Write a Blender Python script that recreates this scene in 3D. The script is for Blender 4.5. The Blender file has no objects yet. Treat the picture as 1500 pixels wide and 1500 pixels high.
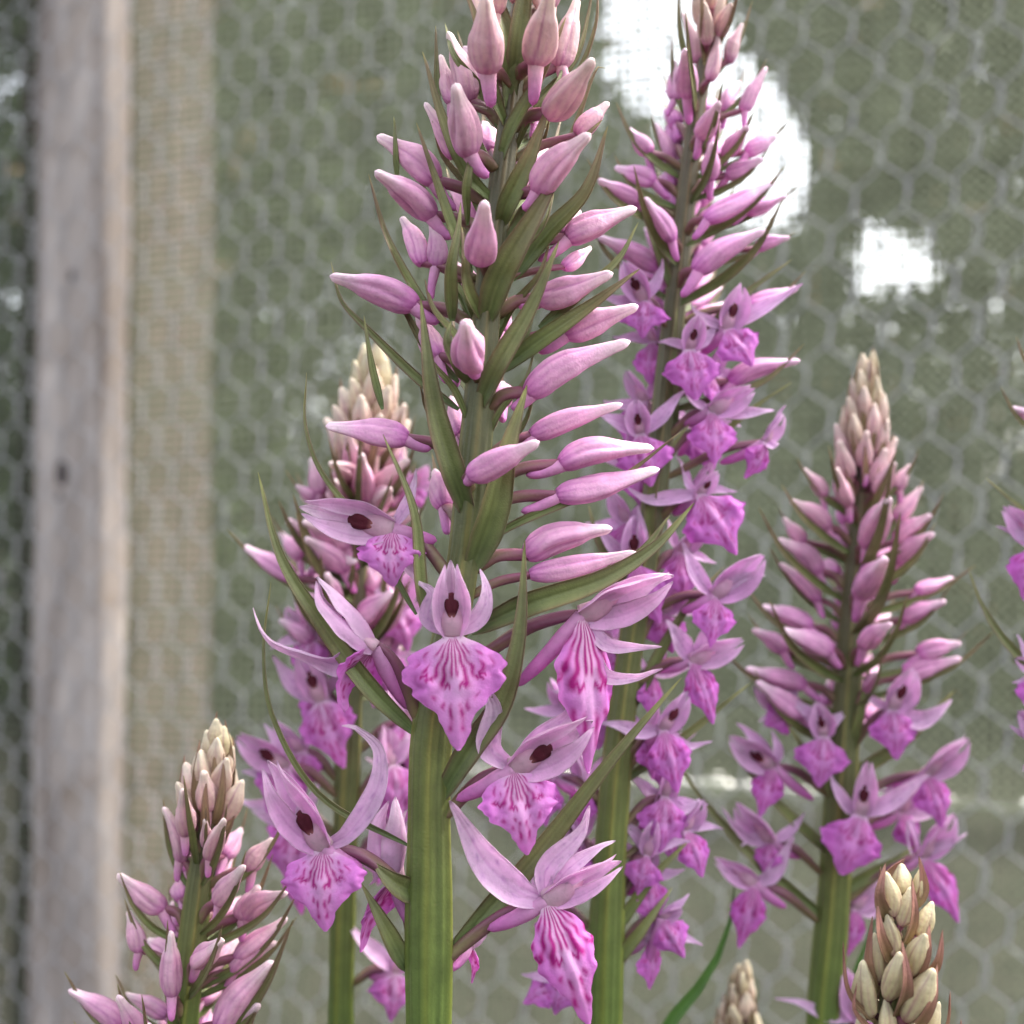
import bpy, math, random
import numpy as np
from mathutils import Vector, Matrix

# ------------------------------------------------------------------ camera
SC = bpy.context.scene
COL = SC.collection
FPX = 1810.0                       # focal length in photo pixels (1500 px frame)
CAM_Z = 0.30
PITCH = math.radians(1.5)
cam_d = bpy.data.cameras.new('camera')
cam = bpy.data.objects.new('camera', cam_d); COL.objects.link(cam)
cam.location = (0, 0, CAM_Z)
cam.rotation_euler = (math.radians(90) + PITCH, 0, 0)
cam_d.sensor_width = 36; cam_d.lens = 36 * FPX / 1500
cam_d.clip_start = 0.01; cam_d.clip_end = 500
cam_d.dof.use_dof = True
cam_d.dof.focus_distance = 0.166
cam_d.dof.aperture_fstop = cam_d.lens / 2.9
SC.camera = cam

# ------------------------------------------------------------------ sky, sun, exposure
SUN_EL, SUN_AZ = math.radians(52), math.radians(70)   # azimuth clockwise from +Y (view direction)
w = bpy.data.worlds.new('World'); SC.world = w; w.use_nodes = True
nt = w.node_tree; bg = nt.nodes['Background']
sky = nt.nodes.new('ShaderNodeTexSky'); sky.sky_type = 'NISHITA'; sky.sun_disc = False
sky.sun_elevation = SUN_EL; sky.sun_rotation = SUN_AZ
sky.air_density = 1.0; sky.dust_density = 6.0; sky.ozone_density = 0.5
hs = nt.nodes.new('ShaderNodeHueSaturation'); hs.inputs['Saturation'].default_value = 0.35   # thin white cloud
nt.links.new(sky.outputs[0], hs.inputs['Color'])
nt.links.new(hs.outputs[0], bg.inputs[0]); bg.inputs[1].default_value = 0.15
sd = bpy.data.lights.new('sun', 'SUN'); sun = bpy.data.objects.new('sun', sd); COL.objects.link(sun)
sd.energy = 1.5; sd.angle = math.radians(14); sd.color = (1, .96, .9)
sdir = Vector((math.sin(SUN_AZ) * math.cos(SUN_EL), math.cos(SUN_AZ) * math.cos(SUN_EL), math.sin(SUN_EL)))
sun.rotation_euler = sdir.to_track_quat('Z', 'Y').to_euler()
vs = SC.view_settings; vs.view_transform = 'Standard'; vs.look = 'None'; vs.gamma = 1; vs.use_curve_mapping = False
vs.exposure = 2.35
SC.cycles.use_denoising = True
SC.cycles.max_bounces = 10; SC.cycles.transmission_bounces = 8; SC.cycles.transparent_max_bounces = 8

rnd = random.Random(7)
RNG = np.random.default_rng(7)

# ------------------------------------------------------------------ helpers
CR = Matrix.Rotation(math.radians(90) + PITCH, 3, 'X')
CR_np = np.array(CR)
def cv(a, b, c):                    # right, up, towards the viewer -> world direction
    return CR_np @ np.array([a, b, c], float)
def W(px, py, d):                   # photo pixel + distance along the view axis -> world point
    return np.array([0, 0, CAM_Z]) + CR_np @ np.array([(px - 750) / FPX * d, (750 - py) / FPX * d, -d])
def nrm(v):
    v = np.asarray(v, float); return v / (np.linalg.norm(v) + 1e-12)
def catmull(P, n):
    P = np.asarray(P, float)
    if len(P) == 2:
        t = np.linspace(0, 1, n)[:, None]; return P[0] * (1 - t) + P[1] * t
    seg = np.linalg.norm(np.diff(P, axis=0), axis=1); k = np.concatenate([[0], np.cumsum(seg)])
    Q = np.vstack([2 * P[0] - P[1], P, 2 * P[-1] - P[-2]])
    kk = np.concatenate([[k[0] - seg[0]], k, [k[-1] + seg[-1]]])
    out = []
    for t in np.linspace(0, k[-1], n):
        i = min(max(np.searchsorted(k, t) - 1, 0), len(P) - 2)
        h = k[i + 1] - k[i]; s = (t - k[i]) / h
        m0 = (Q[i + 2] - Q[i]) / (kk[i + 2] - kk[i]) * h
        m1 = (Q[i + 3] - Q[i + 1]) / (kk[i + 3] - kk[i + 1]) * h
        out.append((2*s**3-3*s*s+1)*Q[i+1] + (s**3-2*s*s+s)*m0 + (-2*s**3+3*s*s)*Q[i+2] + (s**3-s*s)*m1)
    return np.array(out)
def tangents(C):
    T = np.gradient(C, axis=0); return T / (np.linalg.norm(T, axis=1)[:, None] + 1e-12)
def mesh_obj(name, V, F, col, mat, parent=None, smooth=True):
    me = bpy.data.meshes.new(name)
    me.from_pydata(np.asarray(V).tolist(), [], F)
    if smooth: me.polygons.foreach_set('use_smooth', [True] * len(me.polygons))
    if col is not None:
        a = me.color_attributes.new('Col', 'FLOAT_COLOR', 'POINT')
        c = np.ones((len(V), 4), np.float32); c[:, :3] = np.clip(col, 0.002, 1)
        a.data.foreach_set('color', c.ravel())
    me.materials.append(mat)
    o = bpy.data.objects.new(name, me); COL.objects.link(o)
    if parent is not None: o.parent = parent
    return o
def empty(name, label, cat, group=None):
    o = bpy.data.objects.new(name, None); COL.objects.link(o); o.empty_display_size = .01
    tag(o, label, cat, group); return o
def tag(o, label=None, cat=None, group=None, kind=None):
    if label: o['label'] = label
    if cat: o['category'] = cat
    if group: o['group'] = group
    if kind: o['kind'] = kind
    return o
def lerp(a, b, t):
    a = np.asarray(a, float); b = np.asarray(b, float); t = np.asarray(t, float)
    return a * (1 - t[..., None]) + b * t[..., None]
def ramp(t, stops):
    xs = [s[0] for s in stops]; t = np.asarray(t, float)
    return np.stack([np.interp(t, xs, [s[1][k] for s in stops]) for k in range(3)], -1)
_gf = {}
def grid_faces(n, m, wrap, off=0):
    key = (n, m, wrap, off)
    if key not in _gf:
        f = []
        for i in range(n - 1):
            for j in range(m if wrap else m - 1):
                a = off + i*m + j; b = off + i*m + (j+1) % m
                f.append((a, b, b + m, a + m))
        _gf[key] = f
    return _gf[key]
def frames(C, ref):
    T = tangents(C); ref = np.asarray(ref, float)
    if ref.ndim == 1: ref = np.broadcast_to(ref, T.shape)
    S = np.cross(T, ref); S /= np.linalg.norm(S, axis=1)[:, None] + 1e-9
    N = np.cross(S, T); return T, S, N
def tube_grid(C, R, ref, m, shape=None, ry=1.0):
    n = len(C); T, S, N = frames(C, ref); th = np.linspace(0, 2*math.pi, m, endpoint=False)
    R = np.asarray(R)
    rr = R[:, None] * (1 if shape is None else shape(np.linspace(0, 1, n)[:, None], th[None, :]))
    return (C[:, None, :] + rr[..., None] * (np.cos(th)[None, :, None] * S[:, None, :] + ry * np.sin(th)[None, :, None] * N[:, None, :])), th
def tube(name, C, R, colf, mat, parent, m=10, ref=None, shape=None, ry=1.0):
    if ref is None: ref = cv(.3, .2, 1)
    G, th = tube_grid(C, R, ref, m, shape, ry); n = len(C)
    V = np.vstack([G.reshape(-1, 3), C[:1], C[-1:]])
    F = list(grid_faces(n, m, True)); a = n*m; b = a + 1
    F += [(a, (j+1) % m, j) for j in range(m)] + [(b, (n-1)*m + j, (n-1)*m + (j+1) % m) for j in range(m)]
    tt = np.repeat(np.linspace(0, 1, n), m); hh = np.tile(th, n)
    tt = np.concatenate([tt, [0, 1]]); hh = np.concatenate([hh, [0, 0]])
    return mesh_obj(name, V, F, colf(tt, hh), mat, parent)
def blade(name, C, HW, ref, colf, mat, parent, m=9, cup=0., fold=0., thick=.00022, wave=0., curl=None):
    """a thin closed leaf-like blade round the curve C, half width HW, facing ref"""
    n = len(C); T, S, N = frames(C, ref); u = np.linspace(-1, 1, m)
    HW = np.asarray(HW)
    ph = rnd.uniform(0, 6)
    tt = np.linspace(0, 1, n)
    lift = cup * HW[:, None] * (u**2)[None, :] + fold * HW[:, None] * np.abs(u)[None, :]
    if wave: lift = lift + wave * HW.max() * np.abs(u)[None, :]**2 * np.sin(tt[:, None]*17 + ph + 1.3*u[None, :])
    if wave > .04: lift = lift + .05 * HW.max() * np.sin(tt[:, None]*9 + 4*u[None, :] + ph*2) * np.sin(5*u[None, :] + ph)
    if curl:
        ln = np.linalg.norm(np.diff(C, axis=0), axis=1).sum(); q = np.clip(tt - .72, 0, 1)
        lift = lift + (curl * 1.6 * ln * q**2)[:, None]
    G = C[:, None, :] + (HW[:, None] * u[None, :])[..., None] * S[:, None, :] + lift[..., None] * N[:, None, :]
    du = np.gradient(G, axis=1); dv = np.gradient(G, axis=0)
    nn = np.cross(du, dv); nn /= np.linalg.norm(nn, axis=2)[..., None] + 1e-12
    edge = (1 - .75 * np.abs(u)**4)[None, :, None] * np.clip(np.minimum(tt * 12, (1 - tt) * 12), .2, 1)[:, None, None]
    A = G + nn * thick/2 * edge; B = G - nn * thick/2 * edge
    V = np.vstack([A.reshape(-1, 3), B.reshape(-1, 3)]); k = n*m
    F = list(grid_faces(n, m, False)) + [tuple(reversed(f)) for f in grid_faces(n, m, False, k)]
    for i in range(n-1):
        a = i*m; F.append((a+m, a+m+k, a+k, a)[::-1]); a = i*m+m-1; F.append((a, a+k, a+m+k, a+m)[::-1])
    for j in range(m-1):
        F.append((j, j+k, j+1+k, j+1)[::-1]); a = (n-1)*m + j; F.append((a+1, a+1+k, a+k, a)[::-1])
    c = colf(np.repeat(tt, m), np.tile(u, n))
    return mesh_obj(name, V, F, np.vstack([c, c]), mat, parent)

# ------------------------------------------------------------------ materials
def new_mat(name):
    m = bpy.data.materials.new(name); m.use_nodes = True
    for n in list(m.node_tree.nodes): m.node_tree.nodes.remove(n)
    return m, m.node_tree.nodes, m.node_tree.links
def plant_mat(name, rough=.5, trans=.25, spec=.35, nscale=2600, bump=.25, var=.12, sheen=0., nscale2=350):
    m, N, L = new_mat(name)
    out = N.new('ShaderNodeOutputMaterial'); at = N.new('ShaderNodeAttribute'); at.attribute_name = 'Col'
    tc = N.new('ShaderNodeTexCoord')
    n1 = N.new('ShaderNodeTexNoise'); n1.inputs['Scale'].default_value = nscale2; n1.inputs['Detail'].default_value = 4
    n2 = N.new('ShaderNodeTexNoise'); n2.inputs['Scale'].default_value = nscale; n2.inputs['Detail'].default_value = 2
    L.new(tc.outputs['Object'], n1.inputs['Vector']); L.new(tc.outputs['Object'], n2.inputs['Vector'])
    mr = N.new('ShaderNodeMapRange'); mr.inputs['From Min'].default_value = .3; mr.inputs['From Max'].default_value = .7
    mr.inputs['To Min'].default_value = 1 - var; mr.inputs['To Max'].default_value = 1 + var
    L.new(n1.outputs['Fac'], mr.inputs['Value'])
    mx = N.new('ShaderNodeVectorMath'); mx.operation = 'SCALE'
    L.new(at.outputs['Color'], mx.inputs[0]); L.new(mr.outputs[0], mx.inputs['Scale'])
    n3 = N.new('ShaderNodeTexNoise'); n3.inputs['Scale'].default_value = 1500; n3.inputs['Detail'].default_value = 3
    L.new(tc.outputs['Object'], n3.inputs['Vector'])
    m3 = N.new('ShaderNodeMapRange'); m3.inputs['From Min'].default_value = .54; m3.inputs['From Max'].default_value = .74
    m3.inputs['To Min'].default_value = 1; m3.inputs['To Max'].default_value = .88; L.new(n3.outputs['Fac'], m3.inputs['Value'])
    pr = N.new('ShaderNodeMath'); pr.operation = 'MULTIPLY'; L.new(mr.outputs[0], pr.inputs[0]); L.new(m3.outputs[0], pr.inputs[1])
    L.new(pr.outputs[0], mx.inputs['Scale'])
    bp = N.new('ShaderNodeBump'); bp.inputs['Strength'].default_value = bump; bp.inputs['Distance'].default_value = .0002
    L.new(n2.outputs['Fac'], bp.inputs['Height'])
    p = N.new('ShaderNodeBsdfPrincipled'); p.inputs['Roughness'].default_value = rough
    p.inputs['Specular IOR Level'].default_value = spec
    if sheen: p.inputs['Sheen Weight'].default_value = sheen
    L.new(mx.outputs[0], p.inputs['Base Color']); L.new(bp.outputs[0], p.inputs['Normal'])
    if trans:
        t = N.new('ShaderNodeBsdfTranslucent'); L.new(mx.outputs[0], t.inputs['Color'])
        ms = N.new('ShaderNodeMixShader'); ms.inputs[0].default_value = trans
        L.new(p.outputs[0], ms.inputs[1]); L.new(t.outputs[0], ms.inputs[2]); L.new(ms.outputs[0], out.inputs[0])
    else: L.new(p.outputs[0], out.inputs[0])
    return m
M_PET = plant_mat('petal', .45, .52, .35, 3000, .5, .14)
M_BUD = plant_mat('bud_skin', .5, .22, .35, 2600, .5, .17)
M_GRN = plant_mat('bract_green', .48, .10, .4, 4200, .45, .16)
M_STEM = plant_mat('stem_green', .45, 0, .4, 2600, .3, .14)
M_DARK = plant_mat('anther_maroon', .75, 0, .15, 2500, .5, .3)

def wood_mat(name, c1, c2, c3):
    m, N, L = new_mat(name)
    out = N.new('ShaderNodeOutputMaterial'); p = N.new('ShaderNodeBsdfPrincipled'); p.inputs['Roughness'].default_value = .85
    p.inputs['Specular IOR Level'].default_value = .2
    tc = N.new('ShaderNodeTexCoord'); mp = N.new('ShaderNodeMapping'); mp.inputs['Scale'].default_value = (1, 1, .07)
    L.new(tc.outputs['Object'], mp.inputs['Vector'])
    n1 = N.new('ShaderNodeTexNoise'); n1.inputs['Scale'].default_value = 75; n1.inputs['Detail'].default_value = 9; n1.inputs['Distortion'].default_value = .6
    L.new(mp.outputs[0], n1.inputs['Vector'])
    n2 = N.new('ShaderNodeTexNoise'); n2.inputs['Scale'].default_value = 28; n2.inputs['Detail'].default_value = 5
    L.new(tc.outputs['Object'], n2.inputs['Vector'])
    r1 = N.new('ShaderNodeValToRGB'); e = r1.color_ramp.elements
    e[0].position = .3; e[0].color = (*c1, 1); e[1].position = .68; e[1].color = (*c2, 1)
    L.new(n1.outputs['Fac'], r1.inputs['Fac'])
    r2 = N.new('ShaderNodeMapRange'); r2.inputs['From Min'].default_value = .52; r2.inputs['From Max'].default_value = .72
    L.new(n2.outputs['Fac'], r2.inputs['Value'])
    mx = N.new('ShaderNodeMix'); mx.data_type = 'RGBA'; L.new(r2.outputs[0], mx.inputs['Factor'])
    L.new(r1.outputs[0], mx.inputs['A']); mx.inputs['B'].default_value = (*c3, 1)
    bp = N.new('ShaderNodeBump'); bp.inputs['Strength'].default_value = .6; bp.inputs['Distance'].default_value = .001
    L.new(n1.outputs['Fac'], bp.inputs['Height'])
    L.new(mx.outputs['Result'], p.inputs['Base Color']); L.new(bp.outputs[0], p.inputs['Normal']); L.new(p.outputs[0], out.inputs[0])
    return m
M_BATTEN = wood_mat('weathered_batten', (.17, .14, .125), (.47, .415, .385), (.25, .20, .165))
M_POST = wood_mat('brown_post', (.055, .040, .034), (.105, .078, .066), (.05, .035, .028))

def simple_mat(name, col, rough=.6, metal=0., spec=.4, nscale=200, var=.2, trans=0.):
    m, N, L = new_mat(name)
    out = N.new('ShaderNodeOutputMaterial'); p = N.new('ShaderNodeBsdfPrincipled')
    p.inputs['Roughness'].default_value = rough; p.inputs['Metallic'].default_value = metal; p.inputs['Specular IOR Level'].default_value = spec
    tc = N.new('ShaderNodeTexCoord'); n1 = N.new('ShaderNodeTexNoise'); n1.inputs['Scale'].default_value = nscale; n1.inputs['Detail'].default_value = 5
    L.new(tc.outputs['Object'], n1.inputs['Vector'])
    r = N.new('ShaderNodeValToRGB'); e = r.color_ramp.elements
    e[0].position = .3; e[1].position = .7
    e[0].color = (*[c*(1-var) for c in col], 1); e[1].color = (*[min(1, c*(1+var)) for c in col], 1)
    L.new(n1.outputs['Fac'], r.inputs['Fac']); L.new(r.outputs[0], p.inputs['Base Color'])
    if trans:
        t = N.new('ShaderNodeBsdfTranslucent'); L.new(r.outputs[0], t.inputs['Color'])
        ms = N.new('ShaderNodeMixShader'); ms.inputs[0].default_value = trans
        L.new(p.outputs[0], ms.inputs[1]); L.new(t.outputs[0], ms.inputs[2]); L.new(ms.outputs[0], out.inputs[0])
    else: L.new(p.outputs[0], out.inputs[0])
    return m
M_NET = simple_mat('shade_net_yarn', (.145, .162, .113), .6, 0, .3, 40, .15, .4)
M_WIRE = simple_mat('galvanised_wire', (.37, .365, .38), .8, 0., .2, 300, .2)
M_ROD = simple_mat('bright_rod', (.85, .82, .76), .22, .5, .8, 220, .2)  # near-white colour chosen to strengthen the glints along the rod
M_SOIL = simple_mat('soil', (.022, .020, .015), .95, 0, .1, 45, .5)

def leaf_mat():
    m, N, L = new_mat('hedge_leaf')
    out = N.new('ShaderNodeOutputMaterial'); p = N.new('ShaderNodeBsdfPrincipled'); p.inputs['Roughness'].default_value = .45
    at = N.new('ShaderNodeAttribute'); at.attribute_name = 'Col'
    t = N.new('ShaderNodeBsdfTranslucent'); ms = N.new('ShaderNodeMixShader'); ms.inputs[0].default_value = .3
    L.new(at.outputs['Color'], p.inputs['Base Color']); L.new(at.outputs['Color'], t.inputs['Color'])
    L.new(p.outputs[0], ms.inputs[1]); L.new(t.outputs[0], ms.inputs[2]); L.new(ms.outputs[0], out.inputs[0])
    return m
M_LEAF = leaf_mat()
M_BARK = simple_mat('bark', (.12, .09, .065), .9, 0, .2, 60, .35)

# ------------------------------------------------------------------ ground
def make_ground():
    n = 60; xs = np.sinh(np.linspace(-5, 5, n)) / math.sinh(5) * 60
    X, Y = np.meshgrid(xs, xs); near = np.exp(-(X**2 + Y**2) / 4)
    Z = .006 * np.sin(X*23 + Y*7) * np.sin(Y*19) * near - .006
    tag(mesh_obj('ground', np.stack([X, Y, Z], -1).reshape(-1, 3), list(grid_faces(n, n, False)), None, M_SOIL), kind='structure')
make_ground()

# ------------------------------------------------------------------ the fence: post, net, batten, wire netting
A_F = math.radians(18.8)
EX = np.array([math.cos(A_F), -math.sin(A_F), 0]); EN = np.array([-math.sin(A_F), -math.cos(A_F), 0]); EZ = np.array([0, 0, 1.])
FO = np.array([0, .478, 0])
def fence(a, n, z): return FO + a * EX + n * EN + z * EZ       # along, towards the viewer, up
def board(name, a0, a1, n0, n1, z0, z1, mat, parent=None, bev=.003, lean=0.0):
    """a sawn timber: rounded rectangle section run up in steps with slightly uneven faces"""
    nz = 40; sec = []
    for cx, cy, s0 in ((a1-bev, n1-bev, 0), (a0+bev, n1-bev, 90), (a0+bev, n0+bev, 180), (a1-bev, n0+bev, 270)):
        for k in range(4):
            t = math.radians(s0 + k*30); sec.append((cx + bev*math.cos(t), cy + bev*math.sin(t)))
    V = []
    for i in range(nz):
        z = z0 + (z1-z0) * i/(nz-1); o = lean * z
        for q, (x, y) in enumerate(sec):
            V.append(fence(x + o + .0006*math.sin(z*31+q//4*2) + .0004*math.sin(z*83+q//4), y + .0005*math.sin(z*47+q//4*3), z))
    m = len(sec); F = list(grid_faces(nz, m, True)) + [tuple(range(m))[::-1], tuple(range((nz-1)*m, nz*m))]
    return mesh_obj(name, V, F, None, mat, parent)
post = tag(board('fence_post', -.259, -.194, -.096, -.0265, -.05, .95, M_POST, None, .004),
    'thick brown timber fence post seen through the fine green net', 'post')
batten = tag(board('batten', -.229, -.191, -.0225, -.003, -.02, .95, M_BATTEN, None, .003),
    'pale grey weathered wooden batten with knots, behind the wire hexagons, pinning the net', 'batten')
def knot(a, z, r):
    t = np.linspace(0, 2*math.pi, 14, endpoint=False)
    V = [fence(a + r*.6*math.cos(k), -.0035, z + r*math.sin(k)) for k in t] + [fence(a, -.0018, z)] 
    F = [(j, (j+1) % 14, 14) for j in range(14)]
    return mesh_obj('knot', V, F, None, M_KNOT, batten)
M_KNOT = simple_mat('dark_knot', (.06, .05, .05), .9, 0, .2, 400, .5)
knot(-.2125, .332, .0085); knot(-.2085, .420, .0035); knot(-.214, .322, .0035)

# shade net: two crossing sets of flat yarns
def make_net():
    root = empty('shade_net', 'fine grey green woven shade net stretched behind the hexagonal wire', 'net')
    per, hw = .0040, .00070; a0, a1, z0, z1 = -.85, .75, -.01, .93
    def sag(a, z): return -.0245 + .0022*np.sin(a*19 + z*5) + .0016*np.sin(z*23 + a*9) * (np.abs(a + .215) > .06)
    for name, axis in (('warp_yarn', 0), ('weft_yarn', 1)):
        V, F = [], []; k = 0
        lo, hi = (a0, a1) if axis == 0 else (z0, z1)
        l2, h2 = (z0, z1) if axis == 0 else (a0, a1)
        ns = 60; s = np.linspace(l2, h2, ns)
        for i in range(int((hi-lo)/per)):
            c = lo + i*per + .0005*np.sin(s*29 + i*.05) + .0003*np.sin(s*160 + i*1.7) + .0012*np.sin(s*11 + i*.017) + RNG.normal(0, .00012)
            h = hw * RNG.uniform(.75, 1.3)
            for sgn in (-1, 1):
                a, z = (c + sgn*h, s) if axis == 0 else (s, c + sgn*h)
                n = sag(a, z) + (.0003 if axis else 0) + sgn*.0001
                V.append(FO + a[:, None]*EX + n[:, None]*EN + z[:, None]*EZ)
            F += [(k+j, k+j+1, k+ns+j+1, k+ns+j) for j in range(ns-1)]; k += 2*ns
        tag(mesh_obj(name, np.vstack(V), F, None, M_NET, root), kind='stuff')
make_net()

# wire netting: every zigzag wire is a part
def make_wire():
    root = empty('wire_netting', 'galvanised hexagonal wire netting stapled across the front of the batten', 'wire netting')
    cw, rh, tw = .0083, .0158, .0092        # column spacing, row spacing, length of the twist
    nrow = 60; protos = []
    for par in (0, 1):
        P = []
        for r in range(nrow):
            side = 1 if (r + par) % 2 == 0 else -1
            zc = r*rh
            for k in range(6):
                s = k/5; ang = s*math.pi*1.5 + (0 if side > 0 else math.pi)
                P.append((side*(cw/2) + .0006*math.cos(ang + math.pi*(side < 0))*-1, .0006*math.sin(ang), zc - tw/2 + s*tw))
        P = np.array(P); C = np.array([P[:, 0], P[:, 1], P[:, 2]]).T
        C = C[:, 0:1]*EX + C[:, 1:2]*EN + C[:, 2:3]*EZ
        G, th = tube_grid(C, np.full(len(C), .00034), EN, 6)
        me_o = mesh_obj('wire', G.reshape(-1, 3), list(grid_faces(len(C), 6, True)), None, M_WIRE, root)
        protos.append(me_o)
    i0 = -98
    for i in range(i0, 88):
        pr = protos[i % 2]
        if i in (i0, i0+1): o = pr
        else:
            o = pr.copy(); COL.objects.link(o); o.parent = root
        z_j = .0012*math.sin(i*1.9)
        o.location = fence(i*cw + .001*math.sin(i*.8), -.0012, z_j - .004)
        o.rotation_euler = (math.radians(.25*math.sin(i*2.3)), 0, 0)
make_wire()

# thin rod behind the net; its swellings and pale colour are put in for glints
def make_rod():
    P = [fence(a, -.033 + .0006*math.sin(a*60), z) for a, z in ((-.06, .2062), (.02, .2052), (.12, .2052), (.25, .2046), (.42, .204))]
    C = catmull(P, 90)
    tag(tube('support_wire', C, .0016 + .0026*np.clip(np.sin(np.arange(90)*2.1) + .9*np.sin(np.arange(90)*.53+1), 0, 1.6), lambda t, h: np.ones((len(t), 3)), M_ROD, None, 8, EN),
        'thin shiny wire with swellings added for glints, running level behind the net', 'wire')
make_rod()

# ------------------------------------------------------------------ shrubs and trees far behind the net
GAPS = [[(840,-300),(1062,-300),(1085,60),(1150,130),(1196,200),(1186,345),(1120,350),(1000,310),(955,180),(880,110)],
        [(1250,335),(1310,303),(1350,360),(1400,385),(1388,418),(1250,438)]]
def inpoly(x, y, P):
    c = np.zeros(x.shape, bool); j = len(P) - 1
    for i in range(len(P)):
        xi, yi = P[i]; xj, yj = P[j]
        c ^= ((yi > y) != (yj > y)) & (x < (xj-xi)*(y-yi)/(yj-yi+1e-9) + xi); j = i
    return c
def gap_mask(p):                      # openings in the foliage through which the sky shows
    q = (p - np.array([0, 0, CAM_Z])) @ CR_np
    x = 750 + FPX*q[:, 0]/-q[:, 2]; y = 750 - FPX*q[:, 1]/-q[:, 2]
    r = np.zeros(len(p), bool)
    for P in GAPS: r |= inpoly(x, y, P)
    return r
def shrub(x0, x1, y0, y1, ztop, n, ca, cb, size, label, name='shrub', bare=0.):
    root = empty(name, label, 'shrub' if name == 'shrub' else 'tree', 'shrubs behind the net')
    cx, cy = (x0+x1)/2, (y0+y1)/2; root.location = (cx, cy, 0)
    # clumps
    nc = 120; cc = np.stack([RNG.uniform(x0, x1, nc), RNG.uniform(y0, y1, nc), RNG.uniform(bare, ztop, nc)], 1)
    idx = RNG.integers(0, nc, n)
    p = cc[idx] + RNG.normal(0, 1, (n, 3)) * np.array([.11, .10, .10])
    p[:, 2] = np.abs(p[:, 2])
    keep = ~gap_mask(p) & (p[:, 2] < ztop + .15)
    p = p[keep]; idx = idx[keep]; n = len(p)
    d = RNG.normal(0, 1, (n, 3)); d[:, 2] -= .4; d /= np.linalg.norm(d, axis=1)[:, None]
    u = np.cross(d, RNG.normal(0, 1, (n, 3))); u /= np.linalg.norm(u, axis=1)[:, None]
    L = size * RNG.uniform(.6, 1.3, n)[:, None]; nn = np.cross(d, u)
    V = np.stack([p, p + d*L*.45 + u*L*.3 + nn*L*.08, p + d*L, p + d*L*.45 - u*L*.3 + nn*L*.08], 1).reshape(-1, 3)
    Fq = np.arange(4*n).reshape(-1, 4); F = [(a, b, c) for a, b, c, e in Fq.tolist()] + [(a, c, e) for a, b, c, e in Fq.tolist()]
    tone = np.clip(RNG.normal(.5, .28, n) + RNG.normal(0, .25, nc)[idx], 0, 1)
    c = lerp(ca, cb, tone); br = RNG.random(n) < .04; c[br] = (.26, .17, .08)
    V -= np.array([cx, cy, 0])
    mesh_obj('crown', V, F, np.repeat(c, 4, 0), M_LEAF, root, False)
    for k in range(4):
        bx = RNG.uniform(-.12, .12); tx = RNG.uniform(-.3, .3)*(x1-x0)
        P = np.array([(bx*.3, 0, -.02), (bx*.6, .02, ztop*.25), (tx*.6, -.02, ztop*.55), (tx, .0, ztop*.8)])
        C = catmull(P, 14)
        if gap_mask(C + np.array([cx, cy, 0])).any(): C = C[:5]
        tube('trunk', C, np.linspace(.022, .006, len(C)), lambda t, h: np.ones((len(t), 3)), M_BARK, root, 7, np.array([0, -1, .1]))
G1, G2 = (.045, .07, .024), (.14, .19, .07)
shrub(-1.9, -1.05, 2.2, 2.7, 2.1, 15000, G1, G2, .055, 'leafy dark green shrub behind the timber post')
shrub(-1.1, -.30, 2.3, 2.8, 2.1, 22000, (.045, .07, .022), (.15, .195, .07), .05, 'lighter green leafy shrub beside the post, seen through the net')
shrub(-.35, .32, 2.4, 2.9, 2.1, 20000, (.04, .06, .022), (.13, .165, .065), .05, 'leafy green shrub directly behind the tall spike, left of the sky opening')
shrub(.28, .85, 2.3, 2.8, 1.9, 20000, (.034, .044, .02), (.11, .13, .06), .05, 'olive leafy shrub whose crown frames the two bright sky openings')
shrub(.8, 1.7, 2.2, 2.7, 2.0, 22000, (.036, .042, .02), (.12, .125, .065), .05, 'grey olive leafy shrub to the right of the two sky openings')
shrub(-2.9, -1.85, 2.1, 2.7, 2.0, 12000, G1, G2, .055, 'broad dark green shrub well to the left of the timber post')
shrub(1.65, 2.7, 2.1, 2.7, 2.0, 12000, G1, G2, .055, 'broad dark green shrub farthest to the right behind the net')

# ------------------------------------------------------------------ orchid builders
PINK_D, PINK, PINK_L = (.66, .22, .55), (.75, .38, .59), (.85, .65, .72)
CREAM, CREAM_D = (.58, .50, .29), (.50, .33, .27)
OLIVE, GREEN, PURP = (.17, .17, .05), (.13, .19, .05), (.15, .055, .085)

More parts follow.
